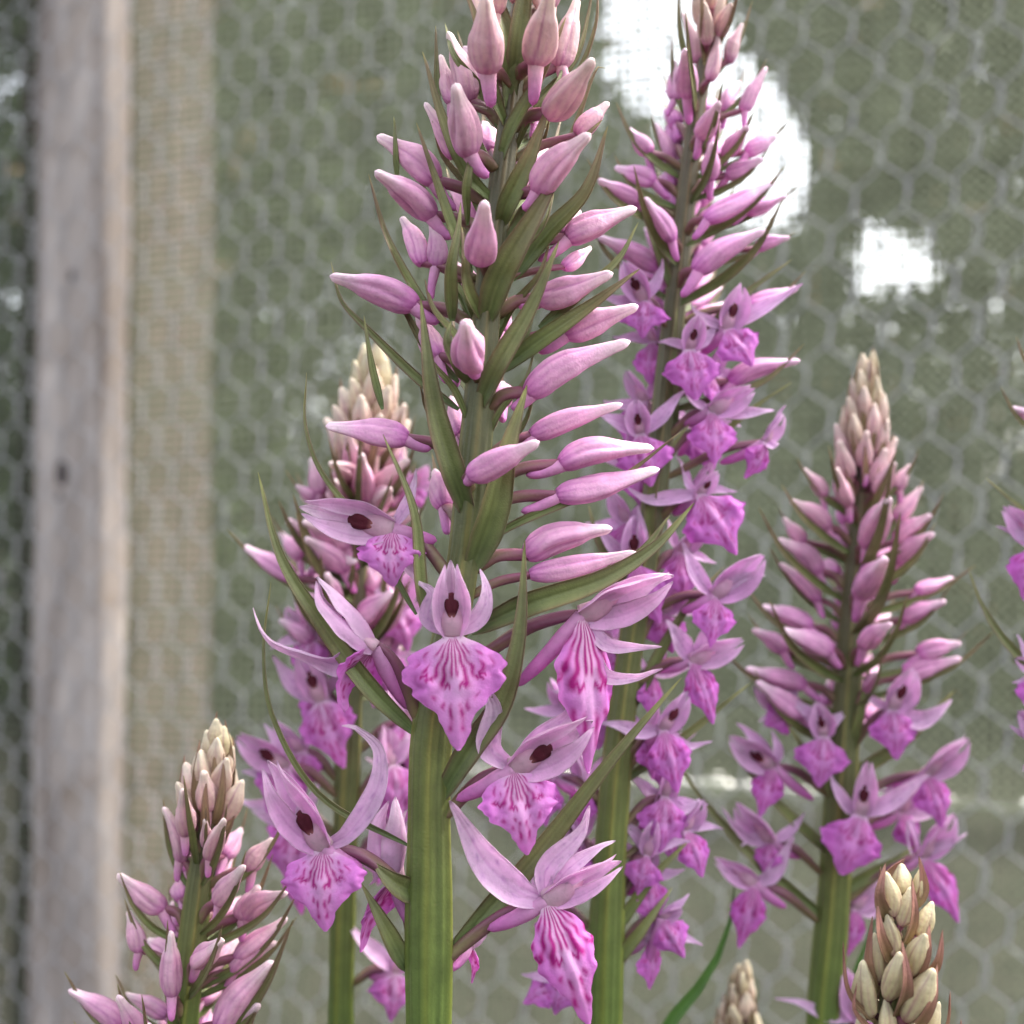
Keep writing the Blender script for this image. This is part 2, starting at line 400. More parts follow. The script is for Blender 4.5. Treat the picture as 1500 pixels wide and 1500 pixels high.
class Plant:
    def __init__(s, label, depth, stem, hue=0., group='orchid spikes along the net'):
        """stem: (px, py, width px) from the lowest visible point to the top"""
        s.D = depth; s.s = depth / FPX; s.hue = hue
        s.root = empty('orchid', label, 'orchid', group)
        s.st = sorted(stem, key=lambda q: q[1])
        s.py = [q[1] for q in s.st]; s.px = [q[0] for q in s.st]; s.wd = [q[2] for q in s.st]
        base = W(stem[0][0], stem[0][1], depth); d = nrm(base - W(stem[1][0], stem[1][1], depth))
        foot = np.array([base[0] + d[0]/max(-d[2], .3)*.35*base[2], depth + .004, 0])
        s.root.location = foot.tolist(); s.off = foot
        P = [W(a, b, depth) for a, b, _ in stem]
        below = [foot + np.array([0, 0, -.01]), foot*.6 + base*.4 + np.array([rnd.uniform(-.004, .004), 0, 0])]
        C = catmull(below + P, 90)
        wz = np.interp(C[:, 2], sorted(p[2] for p in P), [w for _, w in sorted((P[i][2], stem[i][2]) for i in range(len(P)))])
        R = wz/2*s.s; R = R * (1 + .12*np.clip((P[0][2]-C[:, 2])/max(P[0][2], .01), 0, 1)); R = R*(1 + .035*np.sin(np.arange(90)*.9 + s.hue*9) + .03*np.sin(np.arange(90)*.37)); R[-4:] *= np.array([.9, .7, .45, .15])
        z0, z1 = P[0][2], P[-1][2]
        ph = rnd.uniform(0, 6)
        def shp(t, th): return 1.05 - (.14+.05*np.sin(t*23+ph))*np.abs(np.sin(2.5*th+ph+2*t+.35*np.sin(t*14)))**.6 + .05*np.cos(3*th+1.3-3*t) + .03*np.cos(13*th+ph)
        def colf(t, th):
            z = np.interp(t, np.linspace(0, 1, 90), C[:, 2]); k = np.clip((z-z0)/(z1-z0), 0, 1)
            c = ramp(k, [(0, (.10, .15, .035)), (.25, (.125, .145, .045)), (.55, (.105, .11, .05)), (1, (.11, .085, .06))])
            rib = 1-np.abs(np.sin(2.5*th+ph+2*t)); return c * (.85 + .40*rib**3 + .07*np.cos(19*th+ph+6*np.sin(9*t)) + .06*np.cos(31*th+19*t))[:, None] * np.stack([1+.25*rib**3, np.ones_like(rib), 1-.2*rib], -1)
        s.add(tube('stem', C-s.off, R, colf, M_STEM, s.root, 64, cv(0, 0, 1), shp))
        s.leaves()
    def add(s, o): return o
    def L(s, pts): return np.asarray(pts) - s.off
    def leaves(s):
        a0 = rnd.uniform(0, 6)
        for k in range(3):
            a = a0 + k*2.2; r = rnd.uniform(.05, .075); h = rnd.uniform(.05, .085)
            d = np.array([math.cos(a), math.sin(a), 0])
            P = [np.array([0, 0, .005+.008*k]) , d*r*.3 + np.array([0, 0, h*.8]), d*r*.75 + np.array([0, 0, h]), d*r*1.25 + np.array([0, 0, h*.75])]
            C = catmull(P, 22); t = np.linspace(0, 1, 22)
            blade('leaf', C, .009*np.interp(t, [0, .1, .4, .8, 1], [.4, .6, 1, .6, .05]), np.array([0, 0, 1.]) - d*.5,
                  lambda t, u: lerp((.05, .10, .02), (.09, .16, .035), .5+.5*np.cos(u*9)), M_GRN, s.root, 9, .1, .5, .0004)
    def sx(s, y): return float(np.interp(y, s.py, s.px))
    def sw(s, y): return float(np.interp(y, s.py, s.wd))
    def pt(s, p, dz=0.):                       # dz in pixels at the plant's own distance
        return W(p[0], p[1], s.D - dz*s.s)
    def attach(s, y, toward, back=False):
        c = W(s.sx(y), y, s.D); d = np.asarray(toward) - c; d = d - nrm(cv(0, 1, 0))*np.dot(d, cv(0, 1, 0))
        return c + nrm(d)*s.sw(y)*.5*.75*s.s
    # -------------------------------------------------- bud
    def bud(s, tip, tail, wid, front=1, spur=None, mat_age=0., yat=None, L=None, rt=None, ovary=True, bract=None, z=None):
        k = s.s
        if z is not None: dzt, dzp = z
        else:
            rt = rt if rt is not None else 1.1*wid + 15
            L0 = L or 2.75*wid
            dx = abs(tail[0] - s.sx(tail[1])); dzt = front*math.sqrt(max(0, rt*rt - dx*dx))
            pr = math.hypot(tip[0]-tail[0], tip[1]-tail[1]); dzp = dzt + front*math.sqrt(max(0, L0*L0 - pr*pr))*.9
            if front == 0: dzp = 0
        A = s.pt(tail, dzt); B = s.pt(tip, dzp); ax = nrm(B-A); ln = np.linalg.norm(B-A)
        upv = cv(0, 1, 0); sag = nrm(upv - ax*np.dot(upv, ax))
        bend = rnd.uniform(-.03, .09)*ln; wid = wid*rnd.uniform(.88, 1.0)
        C = catmull([A - s.off, A + .33*(B-A) + sag*bend - s.off, A + .7*(B-A) + sag*bend*.6 - s.off, B - s.off], 30)
        t = np.linspace(0, 1, 30)
        v = rnd.uniform(-.05, .05)
        if mat_age > .6:   # young buds: plump, short-nosed
            prof = np.interp(t, [0, .05, .18, .38, .55, .72, .85, .94, .98, 1], [.35, .6, .9, 1, .93, .68, .42, .30, .2, .05])
        else:
            prof = np.interp(t, [0, .04, .14, .30, .46, .60+v, .73, .86, .95, .985, 1], [.42, .70, .92, 1, .93, .73, .50, .37, .32, .23, .06])
        prof = np.convolve(np.pad(prof, 1, mode='edge'), [.2, .6, .2], 'valid'); prof[-1] = .05
        ph = rnd.uniform(0, 6.28)
        def shp(tt, th):
            return 1 + (.11*np.cos(3*th+ph) + .03*np.cos(6*th+ph*2) - sum(.17*np.exp(-((np.cos((th-ph+.5+q+.25*np.sin(tt*3))/2))/.12)**2) for q in (0, 2.2, 4.1))*np.sin(np.pi*np.clip(tt*1.25, 0, 1))) * np.clip(tt*6, 0, 1)
        j = rnd.uniform(-1, 1)
        body = lerp(np.array(PINK)*(1+.10*j), np.array(CREAM), np.array(max(0, min(1, mat_age)))); 
        base = lerp(np.array(PINK_D), np.array(CREAM_D), np.array(min(1, mat_age)))
        nose = lerp(np.array(PINK_L), np.array((.66, .60, .40)), np.array(min(1, mat_age)))
        hue = np.array([1 - .05*s.hue, 1 - .12*s.hue, 1 + .1*s.hue])
        def colf(tt, th):
            c = ramp(tt, [(0, base), (.22, body*.97), (.6, body*1.04), (.86, nose), (1, np.minimum(1, nose*1.12))])
            st = .5+.5*np.cos(11*th + 3*np.sin(tt*5+ph) + ph)
            c = c * (1 - .26*(st**3)[:, None]*np.array([.6, 1.3, .6])*np.clip(1.2-tt, 0, 1)[:, None])
            seam = sum(np.exp(-((np.cos((th-ph+.5+q+.25*np.sin(tt*3))/2))/.06)**2) for q in (0, 2.2, 4.1)); c = c*(1 - .42*np.clip(seam, 0, 1)[:, None]*np.array([.6, 1, .6]))
            top = .5+.5*np.sin(th*3+ph); c = lerp(c, np.broadcast_to(nose, c.shape), .30*top*tt)
            return c * hue
        o = tube('bud', C, wid*k/2*prof, colf, M_BUD, s.root, 36, cv(.1, .3, 1), shp, .95)
        # spur
        if spur is not False:
            if spur is None:
                sp = A - ax*wid*.95*k - sag*wid*.55*k
            else: sp = s.pt(spur, dzt*.8)
            Cs = catmull([A + ax*.08*ln, A*.45 + sp*.55 - sag*wid*.10*k, sp], 14) - s.off
            r = wid*k*np.interp(np.linspace(0, 1, 14), [0, .3, .8, .95, 1], [.26, .23, .17, .12, .02])
            tube('spur', Cs, r, lambda tt, th: (lerp(body*1.02, np.array(PINK_D)*1.02, np.clip(tt*1.1, 0, 1)) if mat_age < .6 else lerp(body, base, tt)) * hue, M_BUD, o, 10)
        if ovary:
            y = yat if yat is not None else tail[1] + wid*1.0
            at = s.attach(y, A)
            out = nrm(A-at)
            mid = at*.5 + A*.5 + sag*wid*.22*k
            Co = catmull([at, mid, A + ax*.05*ln], 14) - s.off
            tw = rnd.uniform(0, 6)
            tube('ovary', Co, wid*k*.5*np.interp(np.linspace(0, 1, 14), [0, .2, .7, 1], [.30, .42, .40, .34]),
                 lambda tt, th: lerp((.16, .13, .06), (.21, .06, .11), np.clip(tt*1.2 + .25*np.cos(3*th+5*tt+tw), 0, 1)), M_STEM, o, 10,
                 None, lambda tt, th: 1+.16*np.cos(3*th+5*tt+tw))
        if bract is not None: s.auto_bract(A, B, tail, wid, bract, mat_age, front)
        return o
    # -------------------------------------------------- bract
    def bract_path(s, P, hw, kind=0, ref=None, thick=.00035):
        n = 26; C = catmull(P, n) - s.off; t = np.linspace(0, 1, n)
        HW = hw*s.s*np.interp(t, [0, .06, .22, .42, .7, .9, .98, 1], [.35, .7, 1, .92, .54, .22, .10, .03])
        if ref is None: ref = cv(rnd.uniform(-.5, .5), rnd.uniform(.0, .5), 1)
        j = rnd.uniform(-.15, .15); pp = rnd.uniform(.2, .6)
        if kind == 2: st = [(0, (.22, .18, .08)), (.4, (.26, .15, .09)), (.8, (.28, .12, .095)), (1, (.26, .13, .09))]
        else: st = [(0, (.10, .145, .045)), (.35, (.14, .165, .05)), (.7, (.17, .15, .065)), (.93, (.20, .145, .075)), (1, (.34, .33, .10))]
        if kind == 3: st = [(0, (.16, .15, .06)), (.5, (.24, .17, .09)), (1, (.30, .17, .11))]
        if kind == 1: st = [(0, (.10, .145, .05)), (.4, (.15, .17, .055)), (.8, (.16, .17, .07)), (1, (.33, .34, .12))]
        def colf(t, u):
            c = ramp(t, st)*(1+j); e = np.abs(u)**5
            c = lerp(c, np.broadcast_to(np.array((.21, .10, .09) if kind != 2 else (.30, .15, .12)), c.shape), pp*e*(t > .03))
            return c*(1+.14*np.cos(u*14+t*2)[:, None])
        return blade('bract', C, HW, ref, colf, M_GRN, s.root, 9, .12, .42, thick, .02)
    def auto_bract(s, A, B, tail, wid, k, age, front):
        """a bract springing from below the bud and running out past it"""
        y = tail[1] + wid*1.35; at = s.attach(y, A)
        d = nrm(B-at); up = cv(0, 1, 0); n = np.linalg.norm(B-at)*k
        low = -nrm(up - d*np.dot(up, d))
        side = nrm(np.cross(d, low))*rnd.uniform(-.35, .35)
        P = [at, at + d*n*.35 + (low*.55+side)*wid*.6*s.s, at + d*n*.7 + (low*.45+side)*wid*.6*s.s, at + d*n + up*wid*rnd.uniform(.2, .8)*s.s + side*wid*.4*s.s]
        s.bract_path(P, wid*rnd.uniform(.18, .25), 3 if age > .5 else 0)
    def bract(s, pts, wid, kind=0, ref=None):
        P = [s.pt(p[:2], (p[2] if len(p) > 2 else 0)*(.25 if i == 0 else 1)) for i, p in enumerate(pts)]
        s.bract_path(P, wid/2, kind, ref)
    # -------------------------------------------------- open flower
    def flower(s, throat, hood, lip, lipw, face=(0, .1, 1), dz=30, sep=None, spur=None, yat=None, anth=True, res=1.5, dark=0., hw=1., liptwist=0., lipbow=.2, big=1.):
        k = s.s; T = s.pt(throat, dz); F = nrm(cv(*face))
        H = s.pt(hood, dz + (8 if len(hood) < 3 else hood[2])); U = H - T; hl = np.linalg.norm(U); U = nrm(U)
        F = nrm(F - U*np.dot(F, U)*.7); S = nrm(np.cross(F, U)) ; S = -S if np.dot(S, cv(1, 0, 0)) < 0 else S
        o_ = s.off; hue = np.array([1 - .04*s.hue, 1 - .1*s.hue, 1 + .08*s.hue])
        # ovary = the flower's own body
        y = yat if yat is not None else throat[1] + 75*big
        at = s.attach(y, T); base = T - F*7*k*big
        mid = at*.45 + base*.55 + cv(0, 1, 0)*16*k*big
        Co = catmull([at, mid, base, T + U*3*k*big], 18) - o_; tw = rnd.uniform(0, 6)
        o = tube('flower', Co, 9.5*big*k*np.interp(np.linspace(0, 1, 18), [0, .15, .6, .85, 1], [.7, .95, 1.05, .9, .5]),
                 lambda t, th: lerp((.17, .14, .06), (.15, .045, .085), np.clip(t*1.6 + .3*np.cos(3*th+6*t+tw), 0, 1)), M_STEM, s.root, 12, None, lambda t, th: 1+.15*np.cos(3*th+6*t+tw))
        # lip
        E = s.pt(lip[:2], dz + (lip[2] if len(lip) > 2 else 4)); ll = np.linalg.norm(E-T); Ld = nrm(E-T)
        nl, ml = int(40*res), int(37*res)
        C = catmull([T + F*1*k, T + .10*(E-T) + F*.06*ll, T + .4*(E-T) + F*lipbow*.62*ll, T + .72*(E-T) + F*lipbow*.45*ll, E], nl)
        t = np.linspace(0, 1, nl); u = np.linspace(-1, 1, ml)
        rd = rnd.uniform(1.2, 1.5) if dark > .4 else rnd.uniform(.92, 1.12); pe = rnd.uniform(.75, 1.15)
        prof = np.interp(t**rd, [0, .04, .09, .15, .22, .30, .38, .46, .54, .61, .67, .72, .80, .89, .96, 1], [.16, .20, .40, .70, .90, .99, 1, .93, .78, .60, .42, .31, .25, .18, .10, .02])
        prof = np.convolve(np.pad(prof**pe, 1, mode='edge'), [.25, .5, .25], 'valid')
        Tt, Sv, Nv = frames(C, F + .25*nrm(cv(0, .5, 1)) + S*liptwist)
        p1, p2 = rnd.uniform(0, 6), rnd.uniform(0, 6)
        hwid = lipw/2*k*prof[:, None]*(1 + .05*np.sin(t*31+p1)[:, None]*np.sign(u)[None, :] + .03*np.sin(t*57+p2)[:, None])
        X = u[None, :]; rel = X*prof[:, None]
        lob = np.exp(-((t-.42)/.2)**2)[:, None]
        lift = lipw/2*k*(-.30*np.abs(rel)**2.2*rnd.uniform(.5, 1.3) + .07*np.sin(9*rel+p1)*np.sin(t*8+p2)[:, None]*lob + .05*np.cos(16*np.abs(rel)+p2)*lob*np.abs(rel)
                         + .05*np.exp(-(rel/.10)**2)*np.clip(t*3-.9, 0, 1)[:, None] - .05*np.exp(-((np.abs(rel)-.2)/.1)**2)*lob)
        G = C[:, None, :] + (X*hwid)[..., None]*Sv[:, None, :] + lift[..., None]*Nv[:, None, :]
        tt = np.broadcast_to(t[:, None], rel.shape)
        cen = np.exp(-(rel/.42)**2)*np.clip(1.15-tt, 0, 1)
        dv = dark + rnd.uniform(-.05, .05)
        c = lerp(np.array((.72, .24, .67))*(1-.12*dv)*np.array([1, 1-.25*dv, 1]), np.array((.82, .56, .78))*(1-.15*dv), cen*.95*(1-.6*dv))
        c = lerp(c, np.broadcast_to(np.array((.80, .66, .74)), c.shape), np.clip(1-tt*9, 0, 1))
        ar = np.abs(rel); nz = .5+.5*np.sin(ar*23+tt*9+p1)*np.sin(tt*31+p2+rel*11)
        mk = np.zeros_like(rel)
        phi = np.degrees(np.arctan2(ar*lipw/2*k, (tt+.02)*ll)); rho = np.hypot(ar*lipw/2*k, tt*ll)/ll
        wob = 1.6*np.sin(rho*34+p1+np.sign(rel)) ; brk = np.clip(.45 + .9*np.sin(rho*41+phi*.35+p2), 0, 1)
        for f0, ra, rb, wd, am, bk in ((3.5, .03, .40, 2.0, 1, 0), (14, .03, .50, 3.0, 1, 0), (25, .03, .46, 3.0, 1, .35), (36, .10, .26, 3.0, .9, .2), (38, .30, .52, 2.6, .85, .9), (50, .24, .46, 3.2, .7, 1), (3.6, .58, .86, 1.7, .75, .5), (9.5, .54, .72, 2.0, .7, .9), (20, .54, .66, 2.5, .7, 1)):
            win = np.clip((rho-ra)/.03, 0, 1)*np.clip((rb-rho)/.05, 0, 1)
            mk = np.maximum(mk, am*win*np.exp(-((phi-f0-wob*min(1, f0/10))/wd)**2)*(1-bk+bk*brk))
        for fa, fb, r0 in ((5, 14, .45), (25, 38, .44)):
            mk = np.maximum(mk, np.exp(-((rho-r0-.02*np.sin(phi+p1))/.022)**2)*np.clip((phi-fa+1.5)/2, 0, 1)*np.clip((fb+1.5-phi)/2, 0, 1))
        c = lerp(c, np.broadcast_to(np.array((.44, .012, .24)), c.shape), np.clip(mk*1.25, 0, 1)*(1-.25*dv))
        c = c*hue
        nn = np.cross(np.gradient(G, axis=1), np.gradient(G, axis=0)); nn /= np.linalg.norm(nn, axis=2)[..., None]+1e-12
        th = .00025*np.clip(np.minimum(1-.8*np.abs(X)**6, 1), .2, 1)*np.ones_like(rel)
        A_ = (G + nn*th[..., None]/2 - o_).reshape(-1, 3); B_ = (G - nn*th[..., None]/2 - o_).reshape(-1, 3); K = nl*ml
        Fc = list(grid_faces(nl, ml, False)) + [tuple(reversed(f)) for f in grid_faces(nl, ml, False, K)]
        for i in range(nl-1):
            a = i*ml; Fc.append((a, a+K, a+ml+K, a+ml)); a = i*ml+ml-1; Fc.append((a+ml, a+ml+K, a+K, a))
        for j in range(ml-1):
            a = (nl-1)*ml+j; Fc.append((a, a+K, a+1+K, a+1))
        mesh_obj('lip', np.vstack([A_, B_]), Fc, np.vstack([c.reshape(-1, 3)]*2), M_PET, o)
        # sepals and petals
        n = 24; t = np.linspace(0, 1, n)
        lan = np.interp(t, [0, .08, .25, .42, .6, .78, .9, .97, 1], [.42, .62, .93, 1, .85, .50, .27, .15, .04])
        def pet_col(base, tipc, spot=.5):
            ph = rnd.uniform(0, 6); 
            def f(t, u):
                c = lerp(np.array(base), np.array(tipc), np.clip(t**1.3*1.05, 0, 1))
                vein = np.exp(-(u/.07)**2)*.22 + .12*np.exp(-((np.abs(u)-.45)/.08)**2)
                c = c*(1 - vein[:, None]*np.array([.5, 1.0, .5]))
                sp = np.clip(np.sin(t*27+ph)*np.sin(u*5+ph*2+t*9)*3-2.1, 0, 1)*spot
                c = lerp(c, np.broadcast_to(np.array((.40, .12, .45)), c.shape), sp*.6)
                e = np.clip((np.abs(u)-.8)/.2, 0, 1); return lerp(c, np.broadcast_to(np.array((.84, .68, .80)), c.shape), e*.45)*hue
            return f
        j_ = rnd.uniform(-.05, .05); lil, pale = (.77, .46+j_, .71), (.84, .66+j_, .80)
        hw = hw*rnd.uniform(.80, 1.0)
        hb = hl/k
        Pd = [T - F*5*k, T + U*.40*hl - F*.13*hl, T + U*.75*hl - F*.10*hl, H]
        blade('dorsal_sepal', catmull(Pd, n)-o_, hb*.22*hw*k*lan, F, pet_col(lil, pale, .2), M_PET, o, 13, .75, 0, .00028, .05, rnd.uniform(-.5, .5))
        for sg in (-1, 1):
            Pp = [T + S*sg*7*k*big - F*2*k, T + U*.32*hl + S*sg*.20*hw*hl + F*.05*hl, T + U*.68*hl + S*sg*.165*hw*hl + F*.10*hl, H + S*sg*.04*hl + F*.09*hl - U*.06*hl]
            blade('petal', catmull(Pp, n)-o_, hb*.155*hw*k*lan*np.interp(t, [0, .15, .3, 1], [1.5, 1.3, 1, 1]), F*.9 - S*sg*.55, pet_col(lil, (.82, .58, .76), .1), M_PET, o, 11, .45, 0, .00026, .06, -rnd.uniform(.2, .9))
        if sep is None:
            sep = []
            u2 = np.array([hood[0]-throat[0], hood[1]-throat[1]]); u2 = u2/np.linalg.norm(u2); s2 = np.array([-u2[1], u2[0]])
            for sg in (-1, 1):
                l_ = 105*big*rnd.uniform(.9, 1.1); q = np.array(throat[:2]) + l_*(u2*rnd.uniform(.35, .65) + s2*sg*rnd.uniform(.7, .9))
                sep.append((q[0], q[1], rnd.uniform(-25, 10)*big))
        for q in sep:
            mids = [m for m in q[3]] if len(q) > 3 else []
            Q = s.pt(q[:2], dz + q[2]); dv_ = Q-T; ln = np.linalg.norm(dv_)
            if mids: Ps = [T - F*3*k] + [s.pt(m[:2], dz + q[2]*(i+1)/(len(mids)+1)) for i, m in enumerate(mids)] + [Q]
            else:
                side = nrm(np.cross(dv_, F))*rnd.choice((-1, 1))*ln*rnd.uniform(.04, .10)
                Ps = [T - F*3*k, T + .4*dv_ + side - F*.05*ln, T + .8*dv_ + side*.6 - F*.02*ln, Q]
            w_ = .86*(q[4] if len(q) > 4 else min(20*big, .17*ln/k))
            blade('lateral_sepal', catmull(Ps, 28)-o_, w_*k*np.interp(np.linspace(0, 1, 28), [0, .08, .25, .40, .55, .72, .85, .95, 1], [.4, .6, .95, 1, .86, .55, .30, .19, .05]),
                  F + cv(rnd.uniform(-.4, .4), .35, .2), pet_col((.76, .48, .72), (.84, .66, .80), .9), M_PET, o, 13, .38, 0, .00028, .06, rnd.choice((-1, 1))*rnd.uniform(.5, 1.2))
        # column, anthers, spur
        cb = min(hl, 112*k*big)
        Cc = catmull([T - F*3*k, T + U*.18*cb + F*.015*cb, T + U*.40*cb - F*.02*cb, T + U*.54*cb - F*.05*cb], 14)-o_
        tube('column', Cc, cb*np.interp(np.linspace(0, 1, 14), [0, .3, .7, 1], [.15, .16, .13, .04]), lambda t, th: lerp((.80, .58, .66), (.72, .36, .56), t)*hue, M_PET, o, 12, F, None, .55)
        if anth:
            Ca = catmull([T + U*.20*cb + F*.075*cb, T + U*.36*cb + F*.065*cb, T + U*.58*cb + F*.01*cb], 14)-o_
            gr = lambda tt, th: 1 - .45*np.exp(-((th-math.pi/2)/.3)**2) - .2*np.exp(-((th-3*math.pi/2)/.3)**2)
            tube('anther', Ca, cb*np.interp(np.linspace(0, 1, 14), [0, .12, .45, .75, .95, 1], [.025, .045, .095, .108, .075, .01]), lambda t, th: lerp((.42, .16, .16), (.06, .008, .016), np.clip(t*4.5-.2, 0, 1)), M_DARK, o, 20, F, gr, .45)
        if spur is None:
            sp = T - F*30*k*big - U*42*k*big + (at-T)*.25
        else: sp = s.pt(spur[:2], dz + (spur[2] if len(spur) > 2 else -25))
        Cs = catmull([T - F*2*k, T*.55 + sp*.45 - cv(0, 1, 0)*3*k, sp], 16)-o_
        tube('spur', Cs, 13*big*k*np.interp(np.linspace(0, 1, 16), [0, .3, .75, .93, 1], [.75, 1, .78, .5, .05]), lambda t, th: lerp((.76, .42, .66), (.66, .22, .56), np.clip(t*1.3, 0, 1))*hue, M_PET, o, 12)
        return o
    # -------------------------------------------------- tight bud cluster at the top
    def cluster(s, y0, y1, n, len0, len1, w0, w1, r0, r1, age0, age1, tilt0=.15, tilt1=.6, br=1.1, a0=0., cull=True):
        for i in range(n):
            t = i/max(1, n-1); y = y0 + (y1-y0)*t; a = a0 + i*2.39996
            dx, dzf = math.cos(a), math.sin(a)
            ln = len0 + (len1-len0)*t; wd = 1.28*(w0 + (w1-w0)*t)*rnd.uniform(.9, 1.15); r = r0 + (r1-r0)*t; ti = (tilt0 + (tilt1-tilt0)*t)*rnd.uniform(.85, 1.15)
            x = s.sx(y)
            tail = (x + dx*r, y); tip = (x + dx*(r + ln*math.sin(ti)), y - ln*math.cos(ti))
            age = max(0, min(1, age0 + (age1-age0)*t + rnd.uniform(-.12, .12)))
            s.bud(tip, tail, wd, 1, None if t > .6 else False, age, y + wd*.8, z=(dzf*r, dzf*(r+ln*math.sin(ti))), bract=(br*rnd.uniform(.7, .95) if br else None))

# ------------------------------------------------------------------ A: the tall spike in focus
A = Plant('tallest orchid spike, crisp pink buds above large streaked open flowers', .165,
    [(628, 1510, 66), (629, 1300, 66), (632, 1080, 62), (655, 950, 52), (676, 840, 48), (694, 680, 46), (705, 560, 44), (716, 420, 40), (734, 270, 38), (748, 160, 34), (762, 20, 28), (772, -90, 22), (778, -170, 12)])
for tip, tail, wd, fr, sp, ag in (
    ((712,-8),(714,106),54,1,(720,158),.42), ((656,46),(686,150),40,0,None,.35), ((645,80),(662,152),30,-1,None,.3), ((667,122),(686,228),50,1,(716,260),.22),
    ((622,150),(664,232),30,-1,False,.2), ((552,199),(640,268),46,0,(668,308),.12), ((549,251),(634,318),47,1,(661,350),.08), ((710,294),(704,384),50,1,False,.1),
    ((588,318),(618,388),34,-1,False,.1), ((632,326),(640,392),32,0,(632,440),.05), ((483,404),(610,448),47,0,(644,472),.0), ((610,452),(642,524),40,-1,(656,562),.1),
    ((682,470),(690,536),54,1,(700,548),.05), ((806,-14),(784,96),50,1,None,.5), ((846,-4),(818,100),40,0,None,.45), ((870,86),(803,170),50,1,False,.42),
    ((892,150),(846,200),34,0,False,.3), ((865,196),(786,282),52,1,(765,306),.2), ((933,305),(830,350),45,0,(788,382),.12), ((850,308),(822,342),26,-1,False,.15),
    ((898,400),(792,440),48,1,(758,446),.1), ((866,362),(826,392),27,-1,False,.1), ((935,448),(826,490),46,0,(788,516),.08), ((923,500),(772,578),52,1,(748,598),.02),
    ((912,592),(778,638),40,0,None,.02), ((477,624),(598,642),46,0,(632,657),-.05), ((790,647),(688,697),46,1,(682,704),0), ((958,657),(820,680),44,0,(770,696),0),
    ((966,687),(815,726),46,1,(763,750),0), ((897,774),(770,814),46,1,False,0), ((932,809),(776,842),38,0,False,.05),
    ((735,-60),(725,20),36,1,None,.6), ((790,-90),(780,-10),44,0,None,.65), ((755,-120),(752,-40),40,1,None,.7), ((690,-50),(712,40),38,-1,None,.6), ((828,-70),(805,10),40,-1,None,.6)):
    A.bud(tip, tail, wd, fr, sp, ag, tail[1] + (22 if fr else 34))
for i in range(13):                                   # the far side of the spike
    y = 120 + i*52; sg = 1 if i % 2 else -1; x = A.sx(y)
    A.bud((x + sg*rnd.uniform(25, 75), y - rnd.uniform(25, 60)), (x + sg*rnd.uniform(15, 40), y), rnd.uniform(36, 44), -1, None, .1, y+30, bract=rnd.uniform(1., 1.3))
for pts, wd, kd in (
    ([(733,242,18),(752,190,30),(795,110,45),(829,26,50)],26,0), ([(733,330,20),(742,300,30),(775,230,44),(806,148,55)],30,0), ([(742,360,10),(800,280,26),(850,210,28),(882,176,25)],30,0),
    ([(712,472,24),(732,410,42),(776,330,58),(830,238,66)],42,0), ([(750,410,5),(800,345,10),(858,280,10),(890,185,8)],28,0), ([(790,480,5),(850,430,4),(905,380,-4),(935,326,-8)],18,1),
    ([(702,600,24),(730,540,40),(780,450,58),(819,353,70)],34,1), ([(732,545,15),(780,508,22),(860,452,26),(937,394,22)],28,0), ([(728,300,10),(690,262,20),(655,190,24),(619,76,20)],20,0),
    ([(684,330,30),(682,280,44),(690,230,50),(694,170,52)],14,0), ([(690,400,20),(668,350,30),(640,270,30),(610,180,26)],18,0), ([(706,470,24),(684,420,40),(680,365,46),(676,330,46)],20,0), ([(662,470,50),(660,400,60),(672,330,62),(675,296,62)],20,1),
    ([(694,560,20),(676,530,34),(657,500,52),(661,470,54)],30,1), ([(582,262,10),(580,220,12),(577,171,12)],9,1), ([(650,480,-6),(612,432,-10),(566,345,-18),(540,255,-22)],14,0),
    ([(672,600,-12),(616,558,-14),(536,480,-20),(500,440,-22),(485,384,-22)],15,1), ([(672,560,-20),(625,510,-25),(590,450,-30),(562,406,-30)],14,0), ([(560,600,0),(545,540,4),(533,462,6)],12,1),
    ([(688,760,24),(664,690,38),(636,590,48),(616,437,52)],36,1), ([(650,935,26),(620,880,36),(606,750,46),(561,636,46)],20,1),
    ([(690,835,24),(722,750,40),(742,660,50),(772,564,54)],46,1), ([(700,800,6),(760,765,4),(900,705,-6),(1001,630,-14)],13,0),
    ([(690,925,16),(770,888,28),(880,850,34),(960,800,30),(1017,737,24)],36,1), ([(880,850,-6),(938,811,-10),(981,755,-14)],17,1),
    ([(644,1172,26),(690,1098,38),(737,1030,44),(762,930,46),(769,792,44)],38,1), ([(610,1075,14),(545,1010,26),(470,910,30),(412,815,26),(378,692,20)],28,1),
    ([(602,1240,-12),(470,1165,-22),(400,1050,-30),(386,950,-32),(397,852,-32)],11,1), ([(610,900,-16),(540,780,-24),(470,690,-30),(447,620,-30),(449,546,-30)],12,1),
    ([(650,1410,12),(700,1352,8),(780,1262,2),(900,1108,-6),(998,993,-10)],32,1), ([(612,1312,18),(575,1290,22),(545,1262,22)],36,1), ([(596,1420,14),(560,1350,12),(530,1295,8)],28,1),
    ([(690,470,-14),(640,350,-40),(610,230,-50)],16,0), ([(760,330,-14),(830,220,-34),(874,100,-44),(888,100,-48)],16,0), ([(780,180,-10),(845,110,-30),(872,40,-36),(876,-20,-36)],12,0), ([(770,160,-10),(840,90,-20),(862,20,-26),(870,-40,-26)],10,0),
    ([(742,190,14),(722,140,34),(700,40,40),(676,-30,40)],22,0), ([(752,130,18),(760,60,36),(770,-20,44),(776,-110,40)],30,0), ([(745,170,16),(742,60,30),(722,-20,34),(715,-90,34)],30,0), ([(640,170,-8),(640,120,-8),(638,38,-8)],10,0)):
    A.bract(pts, wd, kd)
